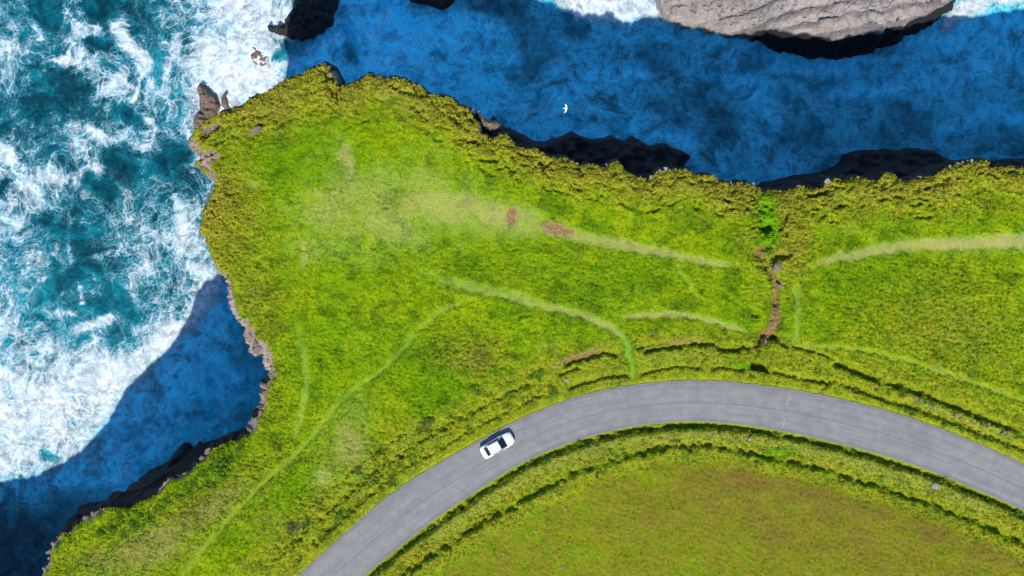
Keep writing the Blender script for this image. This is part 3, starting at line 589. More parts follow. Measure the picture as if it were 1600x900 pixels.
for pts, w, v in [([(800,60),(845,75),(820,115)],22,.38),([(1005,85),(1030,100)],16,.40),([(1095,160),(1130,190),(1110,205)],22,.38),([(1240,205),(1270,215)],22,.34),([(1400,170),(1440,200)],20,.42),([(745,5),(800,25)],26,.22),([(540,70),(548,95)],7,.5),([(440,85),(470,80)],10,.35),([(470,70),(480,60)],14,.35),([(690,90),(680,80)],8,.6),([(1380,215),(1400,225)],20,.36)]: sstroke(turq, pts, w, v, mode='set'); sstroke(foam, pts, w, .3, mode='set')
for pts, w in [([(860,-30),(900,5),(960,14),(1030,12)],24),([(1600,-10),(1540,0),(1500,18),(1478,40)],16)]: sstroke(foam, pts, w, .98); sstroke(opac, pts, w * 1.1, 1.0); sstroke(turq, pts, w * 2, .75)
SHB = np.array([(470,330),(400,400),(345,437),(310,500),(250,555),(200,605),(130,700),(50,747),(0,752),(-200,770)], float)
ld, ls, _ = pdist(FX + .5 * wf1, FY + .5 * wf2, SHB); lower = sstep(-10, 22, -ls) * sstep(370, 430, FY)      # cove shadow painted in: less white foam, bluer water
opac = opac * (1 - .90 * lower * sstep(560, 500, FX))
sw = fbm(SX / 5 + .8 * fbm(SX / 3, SY / 3, 145, 2), SY / 3.4, 146, 4); sw2 = np.abs(fbm(SX / 7 + fbm(SX / 5, SY / 5, 147, 2), SY / 6, 148, 4))
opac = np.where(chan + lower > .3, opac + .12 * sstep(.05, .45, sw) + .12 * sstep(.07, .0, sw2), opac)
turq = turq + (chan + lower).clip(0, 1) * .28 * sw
turq = turq + lower * sstep(560, 500, FX) * (.72 - turq + .25 * fbm(SX / 7, SY / 7, 139, 3))  # water colour pushed to blue inside the painted cove shadow
foam = np.where(FY > 760, foam * sstep(1000, 760, FY), foam)
for pts, w in [([(690,28),(750,26),(795,58),(806,112)],8),([(452,92),(490,70),(530,54)],5),([(500,100),(508,78),(522,62)],4),([(600,30),(640,60),(700,70)],9),([(560,110),(620,92),(690,112)],8),([(870,150),(930,120),(1000,118)],8),([(990,205),(1040,215),(1085,235)],9),([(1210,105),(1280,112),(1330,98)],7),([(1300,150),(1380,140),(1440,120)],8),([(1440,60),(1500,70),(1540,110)],8),([(1480,200),(1540,180),(1600,190)],8),([(1120,120),(1180,140),(1210,190)],8),([(640,-5),(600,20),(580,60)],8),([(150,760),(200,740),(260,690)],7),([(250,640),(300,610),(360,620)],7),([(300,540),(340,560),(370,600)],6)]:
    sstroke(turq, pts, w * 1.5, .22, .9, 'add'); sstroke(opac, pts, w, .16, .9, 'add'); sstroke(foam, pts, w, .10, .9, 'add')
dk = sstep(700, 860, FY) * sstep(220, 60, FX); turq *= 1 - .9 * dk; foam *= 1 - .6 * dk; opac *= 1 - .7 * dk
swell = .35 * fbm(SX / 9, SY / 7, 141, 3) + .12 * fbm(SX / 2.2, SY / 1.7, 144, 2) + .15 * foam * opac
nx, ny = len(SXA), len(SYA); ids = np.arange(nx * ny).reshape(ny, nx)
SQ = np.stack([ids[:-1, :-1], ids[:-1, 1:], ids[1:, 1:], ids[1:, :-1]], -1).reshape(-1, 4)
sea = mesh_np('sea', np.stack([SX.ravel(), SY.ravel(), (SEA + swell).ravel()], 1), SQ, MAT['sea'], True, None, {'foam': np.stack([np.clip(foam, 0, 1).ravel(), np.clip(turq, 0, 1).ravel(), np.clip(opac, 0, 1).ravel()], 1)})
tag(sea, 'teal and deep blue sea streaked with white surf', 'sea', kind='structure')

# ------------------------------------------------------------------ road
NAC = 13; vv = np.linspace(-1, 1, NAC)
sl = np.concatenate([[0], np.cumsum(np.hypot(*np.diff(RC, axis=0).T))])
eN = .13 * fbm(sl / .9, sl * 0, 151, 3) * 1.5; eS = .13 * fbm(sl / .9, sl * 0 + 5, 152, 3) * 1.5
rv = []; ru = []
for j in range(len(RC)):
    for v in vv:
        h = RHW[j] + (eN[j] if v > .9 else eS[j] if v < -.9 else 0)
        p = RC[j] + nrm[j] * v * h; rv.append((p[0], p[1], .015 + .05 * (1 - v * v))); ru.append((sl[j], v, 0))
ids = np.arange(len(RC) * NAC).reshape(-1, NAC)
RQ = np.stack([ids[:-1, :-1], ids[1:, :-1], ids[1:, 1:], ids[:-1, 1:]], -1).reshape(-1, 4)
road = mesh_np('road', rv, RQ, MAT['road'], True, None, {'uvw': np.array(ru)})
tag(road, 'curved grey single-carriageway asphalt road', 'road', kind='structure')
MAT['paint'] = plain('worn_white_paint', (.23, .23, .23), .8, .2, ns=9, var=.3)
for segs in ([[(1234.5,620),(1234,625.5)],[(1234,625.5),(1230.5,624.5)],[(1231,626),(1228.5,632)],[(1228.5,632),(1231.5,631)]], [[(1225.5,654.5),(1225,660)],[(1225,660),(1220,662)],[(1223.5,659),(1223.5,665)],[(1225,660),(1227.5,662)]]):
    bm = bmesh.new()
    for a, b in segs:
        A = Vector(px(a)); B = Vector(px(b)); t = (B - A)  .normalized() * .035; nn = Vector((-t.y, t.x))
        f = bm.faces.new([bm.verts.new((*(q), .072)) for q in (A - t - nn, B + t - nn, B + t + nn, A - t + nn)])
        if f.normal.z < 0: f.normal_flip()
    bmesh.ops.recalc_face_normals(bm, faces=bm.faces)
    bm_obj('paint_mark', bm, MAT['paint'], road)

# ------------------------------------------------------------------ grass tufts (one uncountable mass)
CW, CH_ = 8.0, 8.0
def sample_tufts(n):
    sel = RNG.integers(0, N, n)
    return sel
core = (X > -66) & (X < 68) & (Y > -40) & (Y < 30)
pw = np.where(core, 1.0, 0.0) * (1 - .6 * bed) * (1 - .9 * sstep(.3, .7, rock)) * (1 - .75 * sstep(.4, .8, mud)) * (1 - .6 * np.clip(trod, 0, 1)) * (1 - .2 * field) * (1 - .5 * sstep(.3, .7, wear)) * (.8 + .1 * rough)
pw *= 1 - .8 * dig
pw *= np.where(rd - hw < -.05 - .22 * np.maximum(fbm(X / .9, Y / .9, 194, 2), 0) * 2, 0, 1)
cum = np.cumsum(pw); NT_ = 185000
sel = np.searchsorted(cum, RNG.random(NT_) * cum[-1]); sel = np.clip(sel, 0, N - 1)
tx = X[sel] + RNG.uniform(-.1, .1, NT_); ty = Y[sel] + RNG.uniform(-.1, .1, NT_); tz = Z[sel] - .03
hgt = (.085 + .075 * rough[sel] * (.45 + .55 * (rd[sel] - hw[sel] > 6)) + .05 * dig[sel]) * RNG.uniform(.6, 1.5, NT_) * (1 - .3 * field[sel]) * (1 - .45 * np.clip(trod[sel], 0, 1)) * (1 - .4 * sstep(.2, .6, wear[sel]))
hgt *= np.where(rd[sel] - hw[sel] < .35, .55, 1)
tus = sstep(.05, .40, fbm(tx / 1.3, ty / 1.0, 192, 3)); hgt *= 1 + .35 * tus * (1 - np.clip(trod[sel], 0, 1)) * (1 - .7 * field[sel])
NB = 4
bv = np.zeros((NT_, NB, 4, 3), np.float32)
for b in range(NB):
    a = RNG.uniform(0, 2 * math.pi, NT_); lean = RNG.uniform(.35, 1.1, NT_)
    dx = np.cos(a) * lean + .45; dy = np.sin(a) * lean + .10       # wind-combed to the right
    wx, wy = -np.sin(a), np.cos(a); wd = RNG.uniform(.018, .042, NT_) * (1 + hgt)
    ox = np.cos(a) * .05; oy = np.sin(a) * .05
    bv[:, b, 0] = np.stack([tx + ox - wx * wd, ty + oy - wy * wd, tz], 1)
    bv[:, b, 1] = np.stack([tx + ox + wx * wd, ty + oy + wy * wd, tz], 1)
    bv[:, b, 2] = np.stack([tx + ox + dx * hgt * .55 + wx * wd * .8, ty + oy + dy * hgt * .55 + wy * wd * .8, tz + hgt * .75], 1)
    bv[:, b, 3] = np.stack([tx + ox + dx * hgt * 1.25, ty + oy + dy * hgt * 1.25, tz + hgt * .9], 1)
nv = NT_ * NB * 4; ids = np.arange(nv).reshape(-1, 4)
rep = NB * 4
tint = np.repeat((RNG.normal(0.04, .20, NT_) + .22 * fbm(tx / 1.1, ty / .8, 190, 3) - .12 * tus).clip(-.45, .6), rep)
grass = mesh_np('grass', bv.reshape(-1, 3), ids, MAT['turf'], True, {'tint': tint}, {'mask_a': np.repeat(mA[sel] * np.array([.9, 1, .0]), rep, 0), 'mask_b': np.repeat(mB[sel] * np.array([.2, 1, 1]), rep, 0)})
tag(grass, 'wind-combed tufts of rough green and straw grass', 'grass', kind='stuff')

# ------------------------------------------------------------------ rocks
def zat(x, y):
    i = int(((X - x)**2 + (Y - y)**2).argmin()); return float(Z[i])
def island(name, pts, prof, mat, res, label, cat='rock', noise=.5, group=None, tex=.35, under=2.0, band=None, jag=0.0):
    """a rock mass rising from the sea: outline traced at sea level, prof(d, x, y) gives its height d metres inside"""
    P = pxs(pts, SEA); lo = P.min(0) - 1.2; hi = P.max(0) + 1.2
    xs = np.arange(lo[0], hi[0], res); ys = np.arange(lo[1], hi[1], res); gx_, gy_ = np.meshgrid(xs, ys)
    d, _, _ = pdist(gx_, gy_, P, True); s = np.where(inside(gx_, gy_, P), d, -d)
    s = s + noise * fbm(gx_ / 2.6, gy_ / 2.6, 161, 4)
    z = np.where(s > 0, prof(np.maximum(s, 0), gx_, gy_), 3.0 * s)
    z = z + tex * sstep(0, 1, s) * fbm(gx_ / 1.6, gy_ / 1.1, 165, 4)
    if jag: z = z + jag * sstep(0, .6, s) * (np.floor(3 * fbm(gx_ / 1.5 + gy_ / 4, gy_ / .9, 167, 3)) / 3 + .6 * fbm(gx_ / .5, gy_ / .5, 168, 2))
    z = np.maximum(z, -under)
    kp = s > -.9; c = kp[:-1, :-1] & kp[1:, :-1] & kp[:-1, 1:] & kp[1:, 1:]
    us = np.zeros(kp.shape, bool); us[:-1, :-1] |= c; us[1:, :-1] |= c; us[:-1, 1:] |= c; us[1:, 1:] |= c
    id_ = -np.ones(kp.shape, int); id_[us] = np.arange(us.sum()); b, a = np.nonzero(c)
    q = np.stack([id_[b, a], id_[b, a+1], id_[b+1, a+1], id_[b+1, a]], 1)
    cx, cy = P.mean(0)
    o = mesh_np(name, np.stack([gx_[us] - cx, gy_[us] - cy, z[us]], 1), q, mat, True, {'band': band(s[us], gx_[us], gy_[us])} if band else None); o.location = (cx, cy, SEA)
    return tag(o, label, cat, group)
def stack_beds(x, y):
    q = (y - .17 * x) + .8 * fbm(x / 6, y / 6, 171, 3) + .42 * fbm(x / 1.8, y / 1.8, 172, 3)
    t = q / 2.5 + .5 * perlin(q / 5, q * 0 + .5, 173); return np.floor(t), t - np.floor(t)
def stack_prof(d, x, y):
    fx = x / .1104 + 800
    face = 1.5 + 6.3 * sstep(1150, 1215, fx) * (1 - .35 * sstep(1400, 1450, fx))      # height of the foot wall
    run = .5 + 1.7 * sstep(1150, 1215, fx)
    up = np.clip(d - run, 0, None); fl, fr = stack_beds(x, y)
    bed_ = (.85 * fr ** 1.5 - .85 * sstep(.80, 1.0, fr) * fr ** 1.5) * (.25 + .75 * sstep(-.15, .25, perlin(x / 5, y / 3, 179)))                    # each bed rises gently, then breaks off
    crk = np.abs(fbm(x / 2.2, y / 2.2, 174, 3)); bl = _h(fl.astype(np.int64) + 999, (x / 3.1 + fl * .37).astype(np.int64) + 999, 5).astype(float) / 4294967296.0
    return face * sstep(0, 1, d / run) + .34 * up + sstep(.1, 1.2, up) * (bed_ * (.5 + .9 * bl) - .7 * sstep(.06, 0, crk) + .75 * bl)
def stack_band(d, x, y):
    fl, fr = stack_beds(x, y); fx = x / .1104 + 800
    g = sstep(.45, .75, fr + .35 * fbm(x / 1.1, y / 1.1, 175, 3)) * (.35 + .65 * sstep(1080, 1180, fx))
    face = 1.5 + 6.3 * sstep(1150, 1215, fx); g = np.maximum(g, 1.9 * sstep(1.0, .75, d / (.5 + 1.7 * sstep(1150, 1215, fx))) * sstep(1140, 1190, fx))   # shade of the foot wall painted in as black
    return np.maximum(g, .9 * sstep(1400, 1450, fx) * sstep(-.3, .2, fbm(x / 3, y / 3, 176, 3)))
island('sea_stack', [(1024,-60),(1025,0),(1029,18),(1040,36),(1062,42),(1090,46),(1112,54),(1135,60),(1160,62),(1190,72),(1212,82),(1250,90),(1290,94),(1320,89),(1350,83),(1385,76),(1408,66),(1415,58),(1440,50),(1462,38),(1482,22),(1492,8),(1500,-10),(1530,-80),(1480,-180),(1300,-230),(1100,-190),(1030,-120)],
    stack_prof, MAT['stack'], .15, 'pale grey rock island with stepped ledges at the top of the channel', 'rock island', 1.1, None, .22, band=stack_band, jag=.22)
def ledge(h, run=1.2, top=.05):
    return lambda d, x, y: h * sstep(0, run, d) + top * d + .5 * h * np.maximum(fbm(x / 3, y / 3, 177, 3), -.3) * sstep(0, 2, d)
BLK = 'black rock ledges at the cliff foot'
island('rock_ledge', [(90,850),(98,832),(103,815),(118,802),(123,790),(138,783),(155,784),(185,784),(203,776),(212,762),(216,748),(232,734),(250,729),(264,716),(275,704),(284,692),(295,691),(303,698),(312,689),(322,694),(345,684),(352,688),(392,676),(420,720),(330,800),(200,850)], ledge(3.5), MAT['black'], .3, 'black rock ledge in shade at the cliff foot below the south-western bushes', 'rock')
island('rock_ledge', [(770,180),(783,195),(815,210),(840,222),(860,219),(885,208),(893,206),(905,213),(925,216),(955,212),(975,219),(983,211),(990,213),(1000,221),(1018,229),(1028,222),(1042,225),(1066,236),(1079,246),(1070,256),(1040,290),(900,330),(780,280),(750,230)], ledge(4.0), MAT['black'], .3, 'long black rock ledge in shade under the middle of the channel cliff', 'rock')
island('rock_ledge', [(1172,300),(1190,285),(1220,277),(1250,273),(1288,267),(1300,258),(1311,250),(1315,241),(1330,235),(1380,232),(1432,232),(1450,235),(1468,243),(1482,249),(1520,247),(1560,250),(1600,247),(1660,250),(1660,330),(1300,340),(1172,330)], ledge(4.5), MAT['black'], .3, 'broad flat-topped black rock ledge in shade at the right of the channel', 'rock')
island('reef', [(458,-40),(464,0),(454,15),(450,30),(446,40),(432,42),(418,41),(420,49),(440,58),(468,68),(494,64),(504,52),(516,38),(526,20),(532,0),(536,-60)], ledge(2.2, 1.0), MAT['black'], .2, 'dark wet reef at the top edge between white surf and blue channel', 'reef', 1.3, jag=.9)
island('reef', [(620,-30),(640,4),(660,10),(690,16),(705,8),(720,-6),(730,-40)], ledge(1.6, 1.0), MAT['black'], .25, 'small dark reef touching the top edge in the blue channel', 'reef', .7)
island('reef', [(386,75),(396,66),(410,76),(420,86),(424,98),(414,108),(400,104),(392,92)], ledge(.10, .8), MAT['surf'], .16, 'low wet rock awash in white surf near the top of the headland', 'reef', .9, jag=.5)
island('surf_rock', [(306,140),(312,129),(324,131),(333,144),(343,150),(347,166),(340,182),(325,188),(310,172),(312,156)], ledge(1.7, .8, .25), MAT['surf'], .16, 'brown wet boulder in the surf beside the headland, largest of three', 'rock', .4, jag=.8)
island('surf_rock', [(345,152),(354,139),(360,141),(356,150),(360,165),(366,172),(352,176),(346,166)], ledge(.9, .6, .1), MAT['surf'], .14, 'narrow wet rock ribbed with foam, right of the big surf boulder', 'rock', .5, jag=.5)
island('surf_rock', [(303,180),(312,172),(324,178),(330,190),(318,205),(304,206),(300,192)], ledge(1.6, .8, .15), MAT['surf'], .16, 'wet purple-brown rock in the surf against the headland tip', 'rock', .45, jag=.8)

def rock_mesh(name, seed, mat, flat=.7, sub=2, jag=.28):
    bm = bmesh.new(); bmesh.ops.create_icosphere(bm, subdivisions=sub, radius=1); r = random.Random(seed)
    pl = [Vector((r.gauss(0, 1), r.gauss(0, 1), r.gauss(0, .8))).normalized() for _ in range(9)]; dd = [r.uniform(.45, .85) for _ in pl]
    for v in bm.verts:
        v.co.x *= 1 + .25 * math.sin(seed * 1.7)
        for p, q in zip(pl, dd):
            t = v.co.dot(p)
            if t > q: v.co -= p * (t - q)
        v.co *= 1 + r.uniform(-jag, jag) * .28
        v.co.z *= flat
    me = bpy.data.meshes.new(name); bm.to_mesh(me); bm.free(); me.materials.append(mat); return me
PINK = [rock_mesh('pink_rock', s, MAT['pink'], .6, 2, .9) for s in range(6)]
PALE = [rock_mesh('pale_stone', 40 + s, MAT['pale'], .7, 2) for s in range(5)]
def put_rock(name, me, p, size, label, group=None, sink=.25, z=None, rz=None, asp=1.0):
    x, y = px(p); o = bpy.data.objects.new(name, me); COL.objects.link(o)
    z0 = zat(x, y) if z is None else z
    o.location = (x, y, z0 + size * (.7 - 1.4 * sink)); o.scale = (size * asp, size, size); o.rotation_euler = (random.uniform(-.2, .2), random.uniform(-.2, .2), random.uniform(0, 6.28) if rz is None else rz)
    return tag(o, label, 'rock' if size > .45 else 'stone', group)
# rocks standing along the western lip (one chain of individuals)
G1 = 'pinkish rocks along the western cliff lip'
for a, b, n, s0, s1, lab in [((384,508),(398,546),4,.22,.5,'pinkish rock on the bare corner jutting over the shaded cove'),((416,560),(424,588),3,.2,.36,'pinkish rock on the lip at the innermost part of the cove'),((420,594),(410,622),3,.18,.36,'pinkish rock on the lip just below the innermost part of the cove'),((411,632),(395,674),5,.18,.44,'pinkish rock on the lower stretch of the pale cove lip'),((359,450),(372,496),4,.13,.26,'small pinkish rock on the thin lip where the surf meets the shade'),((312,328),(330,292),4,.16,.32,'small pinkish rock on the headland lip beside the foaming open sea')]:
    for q in range(n):
        t = (q + random.uniform(-.45, .45)) / max(n - 1, 1)
        put_rock('lip_rock', random.choice(PINK), (a[0] + (b[0]-a[0])*t + random.uniform(-3.5, 3), a[1] + (b[1]-a[1])*t + random.uniform(-3, 3)), random.uniform(s0, s1), lab, G1, asp=random.uniform(.8, 1.7), sink=random.uniform(.3, .55))
G2 = 'grey rocks along the south-western cliff lip'
for a, b, n, s0, s1, lab in [((311,722),(321,708),4,.25,.6,'grey rock in the clump on the lip above the black ledge'),((242,772),(254,762),3,.25,.5,'grey rock on the lip where the cliff edge kinks above the black ledge'),((258,753),(302,733),6,.16,.36,'small grey rock on the lip between the kink and the rock clump'),((132,810),(158,797),3,.3,.55,'grey rock on the lip at the left end of the thicket'),((76,856),(66,892),4,.25,.45,'pale rock on the lip in the bottom left corner'),((324,703),(370,690),4,.13,.26,'small grey rock on the grassy lip right of the rock clump'),((86,846),(118,826),3,.25,.42,'dark grey rock on the lip above the bottom left corner')]:
    for q in range(n):
        t = (q + random.uniform(-.4, .4)) / max(n - 1, 1)
        put_rock('lip_rock', random.choice(PINK), (a[0] + (b[0]-a[0])*t + random.uniform(-2, 2), a[1] + (b[1]-a[1])*t + random.uniform(-2, 2)), random.uniform(s0, s1) * .72, lab, G2, asp=random.uniform(.8, 1.9), sink=random.uniform(.3, .5))
G3 = 'white stones on the northern cliff lip'
for p, s in [((1018,277),.42),((1032,265),.34),((1040,263),.36),((1046,265),.22),((1057,263),.2),((1073,264),.34),((962,256),.22),((1028,268),.2),((903,254),.25),((949,256),.24),((960,253),.22),((1145,284),.18),((1178,286),.26),((1250,290),.28),((1162,284),.16),((1294,283),.5),((1486,259),.3),((1491,257),.26),((1500,254),.32),((1508,252),.24),((1521,250),.34),((1516,250),.18),((1440,276),.2),((1438,275),.16),((590,117),.2),((604,121),.2),((614,119),.16),((738,170),.18),((748,173),.16)]:
    put_rock('lip_stone', random.choice(PALE), p, s * .8, 'small whitish stone on the grassy lip of the northern cliff', G3, sink=.15)
G4 = 'pale stones scattered in the dry inner field'
for p, s in [((837,828),.26),((883,793),.22),((980,827),.24),((1015,825),.18),((1112,789),.15),((878,880),.2),((891,898),.18),((875,884),.14),((866,795),.14),((892,850),.16),((787,862),.24),((760,838),.12),((866,808),.14)]:
    put_rock('field_stone', random.choice(PALE), p, s * .75, 'small pale stone lying in the short dry grass inside the bend', G4, sink=.3)
put_rock('white_stone', PALE[1], (884,594), .28, 'white stone on the outer verge left of where the path meets the road', asp=1.7, rz=0, sink=.2)
put_rock('gully_stone', PINK[2], (1212,419), .55, 'long pale pink slab at the head of the muddy gully', asp=1.9, rz=R(25), sink=.25)
put_rock('gully_stone', PINK[4], (1219,447), .4, 'grey-pink stone beside the top of the mud track', asp=1.6, rz=R(-8), sink=.25)
put_rock('gully_stone', PINK[1], (1197,535), .34, 'grey boulder at the foot of the mud track', asp=1.2, sink=.2)
put_rock('gully_stone', PINK[0], (1176,458), .26, 'small pale stone in the turf left of the mud track', sink=.3)
put_rock('turf_rock', PINK[3], (404,203), .5, 'brown rock poking through the yellow turf at the headland top', asp=1.4, sink=.3)
put_rock('turf_rock', PINK[5], (394,207), .32, 'flat grey stone beside the brown rock at the headland top', asp=1.7, rz=R(5), sink=.35)
put_rock('verge_rock', PALE[2], (1458,758), .42, 'pale rock on the inner verge near the bare brown bank', asp=1.3, sink=.25)
put_rock('verge_rock', PALE[0], (1170,685), .34, 'whitish rock on the bright inner verge above the fence post', asp=1.2, sink=.2)
G5 = 'pale stones on the outer bank right of the gully'
for q in range(16):
    t = q / 15; put_rock('bank_stone', random.choice(PINK), (1428 + 155*t + random.uniform(-4, 4), 623 + 58*t + 6*math.sin(t*3) + random.uniform(-4, 4)), random.uniform(.16, .34), 'pale stone on the bare strip of the outer bank at the right', G5, sink=.3)
# rock knob standing off the cliff edge across a dark cleft
def knob():
    P = pxs([(743,172),(747,172),(754,182),(766,188),(774,188),(782,194),(784,200),(776,202),(768,205),(759,203),(752,195),(746,184)], -3); lo = P.min(0) - 1; hi = P.max(0) + 1
    xs = np.arange(lo[0], hi[0], .1); ys = np.arange(lo[1], hi[1], .1); a, b = np.meshgrid(xs, ys)
    d, _, _ = pdist(a, b, P, True); s = np.where(inside(a, b, P), d, -d) + .12 * fbm(a / .6, b / .6, 181, 3)
    z = np.where(s > 0, -2.8 + 1.1 * sstep(0, .8, s) + .35 * fbm(a / .7, b / .7, 183, 4), -2.8 + s * 40); z = np.maximum(z, -20)
    ids = np.arange(a.size).reshape(a.shape); q = np.stack([ids[:-1, :-1], ids[:-1, 1:], ids[1:, 1:], ids[1:, :-1]], -1).reshape(-1, 4)
    kp = (s > -.5).ravel(); q = q[kp[q].all(1)]
    u = np.unique(q); mp = -np.ones(a.size, int); mp[u] = np.arange(len(u)); c = P.mean(0)
    o = mesh_np('rock_outcrop', np.stack([a.ravel()[u] - c[0], b.ravel()[u] - c[1], z.ravel()[u]], 1), mp[q], MAT['surfknob'], True); o.location = (c[0], c[1], 0)
    tag(o, 'brown rock knob split from the channel cliff by a dark cleft', 'rock')
MAT['surfknob'] = rock_material('brown_dry_rock', (.19, .135, .09), (.11, .085, .06), (.24, .19, .14), 2.5)
knob()

# ------------------------------------------------------------------ shrubs
def leaf_material(name, a, b):
    t = NT(name); at = t.attr('tint').outputs['Fac']; n = t.noise(t.pos(), 5, 3, .6)
    c = t.mix(t.ramp(n, .35, .65), a, b); t.col(t.mul(c, t.math('ADD', 1.0, at))); t.spec(.15); return t.m
MAT['leaf'] = leaf_material('bramble_leaf', (.034, .080, .003), (.072, .135, .004))
MAT['heath'] = leaf_material('heather_stem', (.10, .055, .035), (.085, .075, .02))
MAT['stem'] = plain('woody_stem', (.06, .04, .025), .9, .1)
def shrub_mesh(seed, n=170, mat='leaf'):
    r = np.random.default_rng(seed); V = []; ti = []
    lob = [(r.uniform(-.55, .55), r.uniform(-.45, .45), r.uniform(.25, .55), r.uniform(.3, .55)) for _ in range(6)]
    for q in range(n):
        cx, cy, cz, rr = lob[r.integers(len(lob))]; d = r.normal(0, 1, 3); d /= np.linalg.norm(d); d[2] = abs(d[2]) * .8
        p = np.array([cx, cy, cz * .8]) + d * rr * r.uniform(.55, 1.05); a = r.normal(0, 1, 3); a /= np.linalg.norm(a); b = np.cross(a, d + .3 * r.normal(0, 1, 3)); b /= np.linalg.norm(b) + 1e-6
        s = r.uniform(.06, .13); V += [p - a*s, p - b*s*.6, p + a*s, p + b*s*.6]; ti += [r.uniform(-.35, .4)] * 4
    o = mesh_np('foliage', np.array(V), np.arange(len(V)).reshape(-1, 4), MAT[mat], False, {'tint': ti}); me = o.data; bpy.data.objects.remove(o); return me
def stem_mesh():
    bm = bmesh.new()
    for q in range(5):
        a = q * 1.26; A = Vector((.06 * math.cos(a), .06 * math.sin(a), -.1)); B = Vector((.4 * math.cos(a), .35 * math.sin(a), .42)); r0, r1 = .025, .01
        ring = []
        for P, rr in ((A, r0), (B, r1)): ring.append([bm.verts.new(P + Vector((math.cos(t) * rr, math.sin(t) * rr, 0))) for t in (0, 2.1, 4.2)])
        for k in range(3): bm.faces.new([ring[0][k], ring[0][(k+1) % 3], ring[1][(k+1) % 3], ring[1][k]])
    me = bpy.data.meshes.new('stem'); bm.to_mesh(me); bm.free(); me.materials.append(MAT['stem']); return me
SHR = [shrub_mesh(200 + s) for s in range(4)]; HEA = [shrub_mesh(220 + s, 110, 'heath') for s in range(2)]; STM = stem_mesh()
def shrub(p, size, label, group=None, pool=SHR, name='shrub'):
    x, y = px(p); o = empty(name, (x, y, zat(x, y) - .08), random.uniform(0, 6.28)); o.scale = (size * 1.2, size * 1.2, size * .85)
    for n, me in (('foliage', random.choice(pool)), ('stem', STM)):
        c = bpy.data.objects.new(n, me); COL.objects.link(c); c.parent = o
    return tag(o, label, 'bush', group)
shrub((346,728), 1.5, 'large dark green bush near the cliff above the shaded cove')
shrub((580,748), 1.1, 'dark blue-green bush in the outer bank left of the lower road'); shrub((615,752), 1.0, 'dark bush on the outer bank against the road edge')
shrub((668,664), 1.1, 'brown heathery bush on the outer bank left of the car', None, HEA, 'heather_bush'); shrub((463,822), 1.1, 'brown heathery bush on the slope in the lower left', None, HEA, 'heather_bush')
G6 = 'low dark bushes along the south-western cliff lip'
for p, s in [((330,722),.9),((318,742),.9),((350,742),.8),((338,755),.9),((322,755),.8),((362,716),.8),((295,768),.9),((306,752),.8),((280,775),.8),((266,786),.9),((250,796),.8),((230,806),1.0),((215,802),.8),((206,818),1.0),((190,812),.9),((180,826),.9),((196,834),.8),((168,822),.8),((222,822),.8),((240,816),.7),((372,706),.7),((155,835),.7),((312,764),.7)]:
    shrub(p, s, 'low dark green bush in the thicket at the upper end of the south-western cliff lip' if p[0] > 300 else 'low dark green bush in the thicket in the middle of the south-western cliff lip' if p[0] > 212 else 'low dark green bush in the thicket at the lower end of the south-western cliff lip', G6)
G7 = 'dark scrub clumps on the inner bank beside the road'
for q in range(46):
    j = int(20 + q * (len(RC) - 60) / 46 + random.uniform(-5, 5)); p = RC[j] - nrm[j] * (RHW[j] + random.uniform(.45, .95)); pp = (p[0]/M + 800, 450 - p[1]/M)
    if 520 < pp[0] < 1620 and pp[1] < 915: shrub(pp, random.uniform(.4, .85), 'low dark scrub clump on the inner road bank ' + ('below the car' if pp[0] < 860 else 'in the middle of the bend' if pp[0] < 1220 else 'right of the painted marks'), G7)
G8 = 'scrub clumps on the outer bank of the lower bend'
for q in range(40):
    j = random.randint(jx(500), jx(880)); p = RC[j] + nrm[j] * (RHW[j] + random.choice([random.uniform(1.2, 2.0), random.uniform(3.0, 5.5)])); pp = (p[0]/M + 800, 450 - p[1]/M)
    shrub(pp, random.uniform(.4, .95), 'low green scrub clump on the broken outer bank ' + ('near the bottom of the road' if pp[0] < 600 else 'left of the car' if pp[0] < 740 else 'above and right of the car'), G8)
G9 = 'scrub clumps on the outer banks at the right'
for q in range(26):
    t = random.random(); base_ = (1320 + 280*t, 603 + 105*t) if q % 2 else (1390 + 200*t, 602 + 76*t)
    shrub((base_[0] + random.uniform(-5, 5), base_[1] + random.uniform(-3, 3)), random.uniform(.4, .8), 'low dark scrub clump in the outer ditch at the right', G9)

# ------------------------------------------------------------------ fence posts
MAT['post'] = plain('weathered_post_wood', (.075, .06, .05), .9, .1, ns=14, var=.35)
for p, lab in [((931,743), 'grey wooden fence post inside the bend below the dark bank gap'), ((1178,727), 'grey wooden fence post inside the bend under the bright green patch'), ((1421,786), 'grey wooden fence post inside the bend, rightmost of the four'), ((705,862), 'grey wooden fence post inside the bend, lowest left of the four')]:
    bm = bmesh.new(); r = .055; rings = []
    for z, k_ in ((-.3, 1.05), (.5, 1.0), (1.08, .95), (1.15, .6)): rings.append([bm.verts.new((math.cos(a * math.pi / 4) * r * k_ + .02 * z, math.sin(a * math.pi / 4) * r * k_, z)) for a in range(8)])
    for a, b in zip(rings, rings[1:]):
        for k_ in range(8): bm.faces.new([a[k_], a[(k_+1) % 8], b[(k_+1) % 8], b[k_]])
    bm.faces.new(rings[-1]); x, y = px(p); o = bm_obj('fence_post', bm, MAT['post'], None, True); o.location = (x, y, zat(x, y)); tag(o, lab, 'fence post', 'fence posts along the inner field')

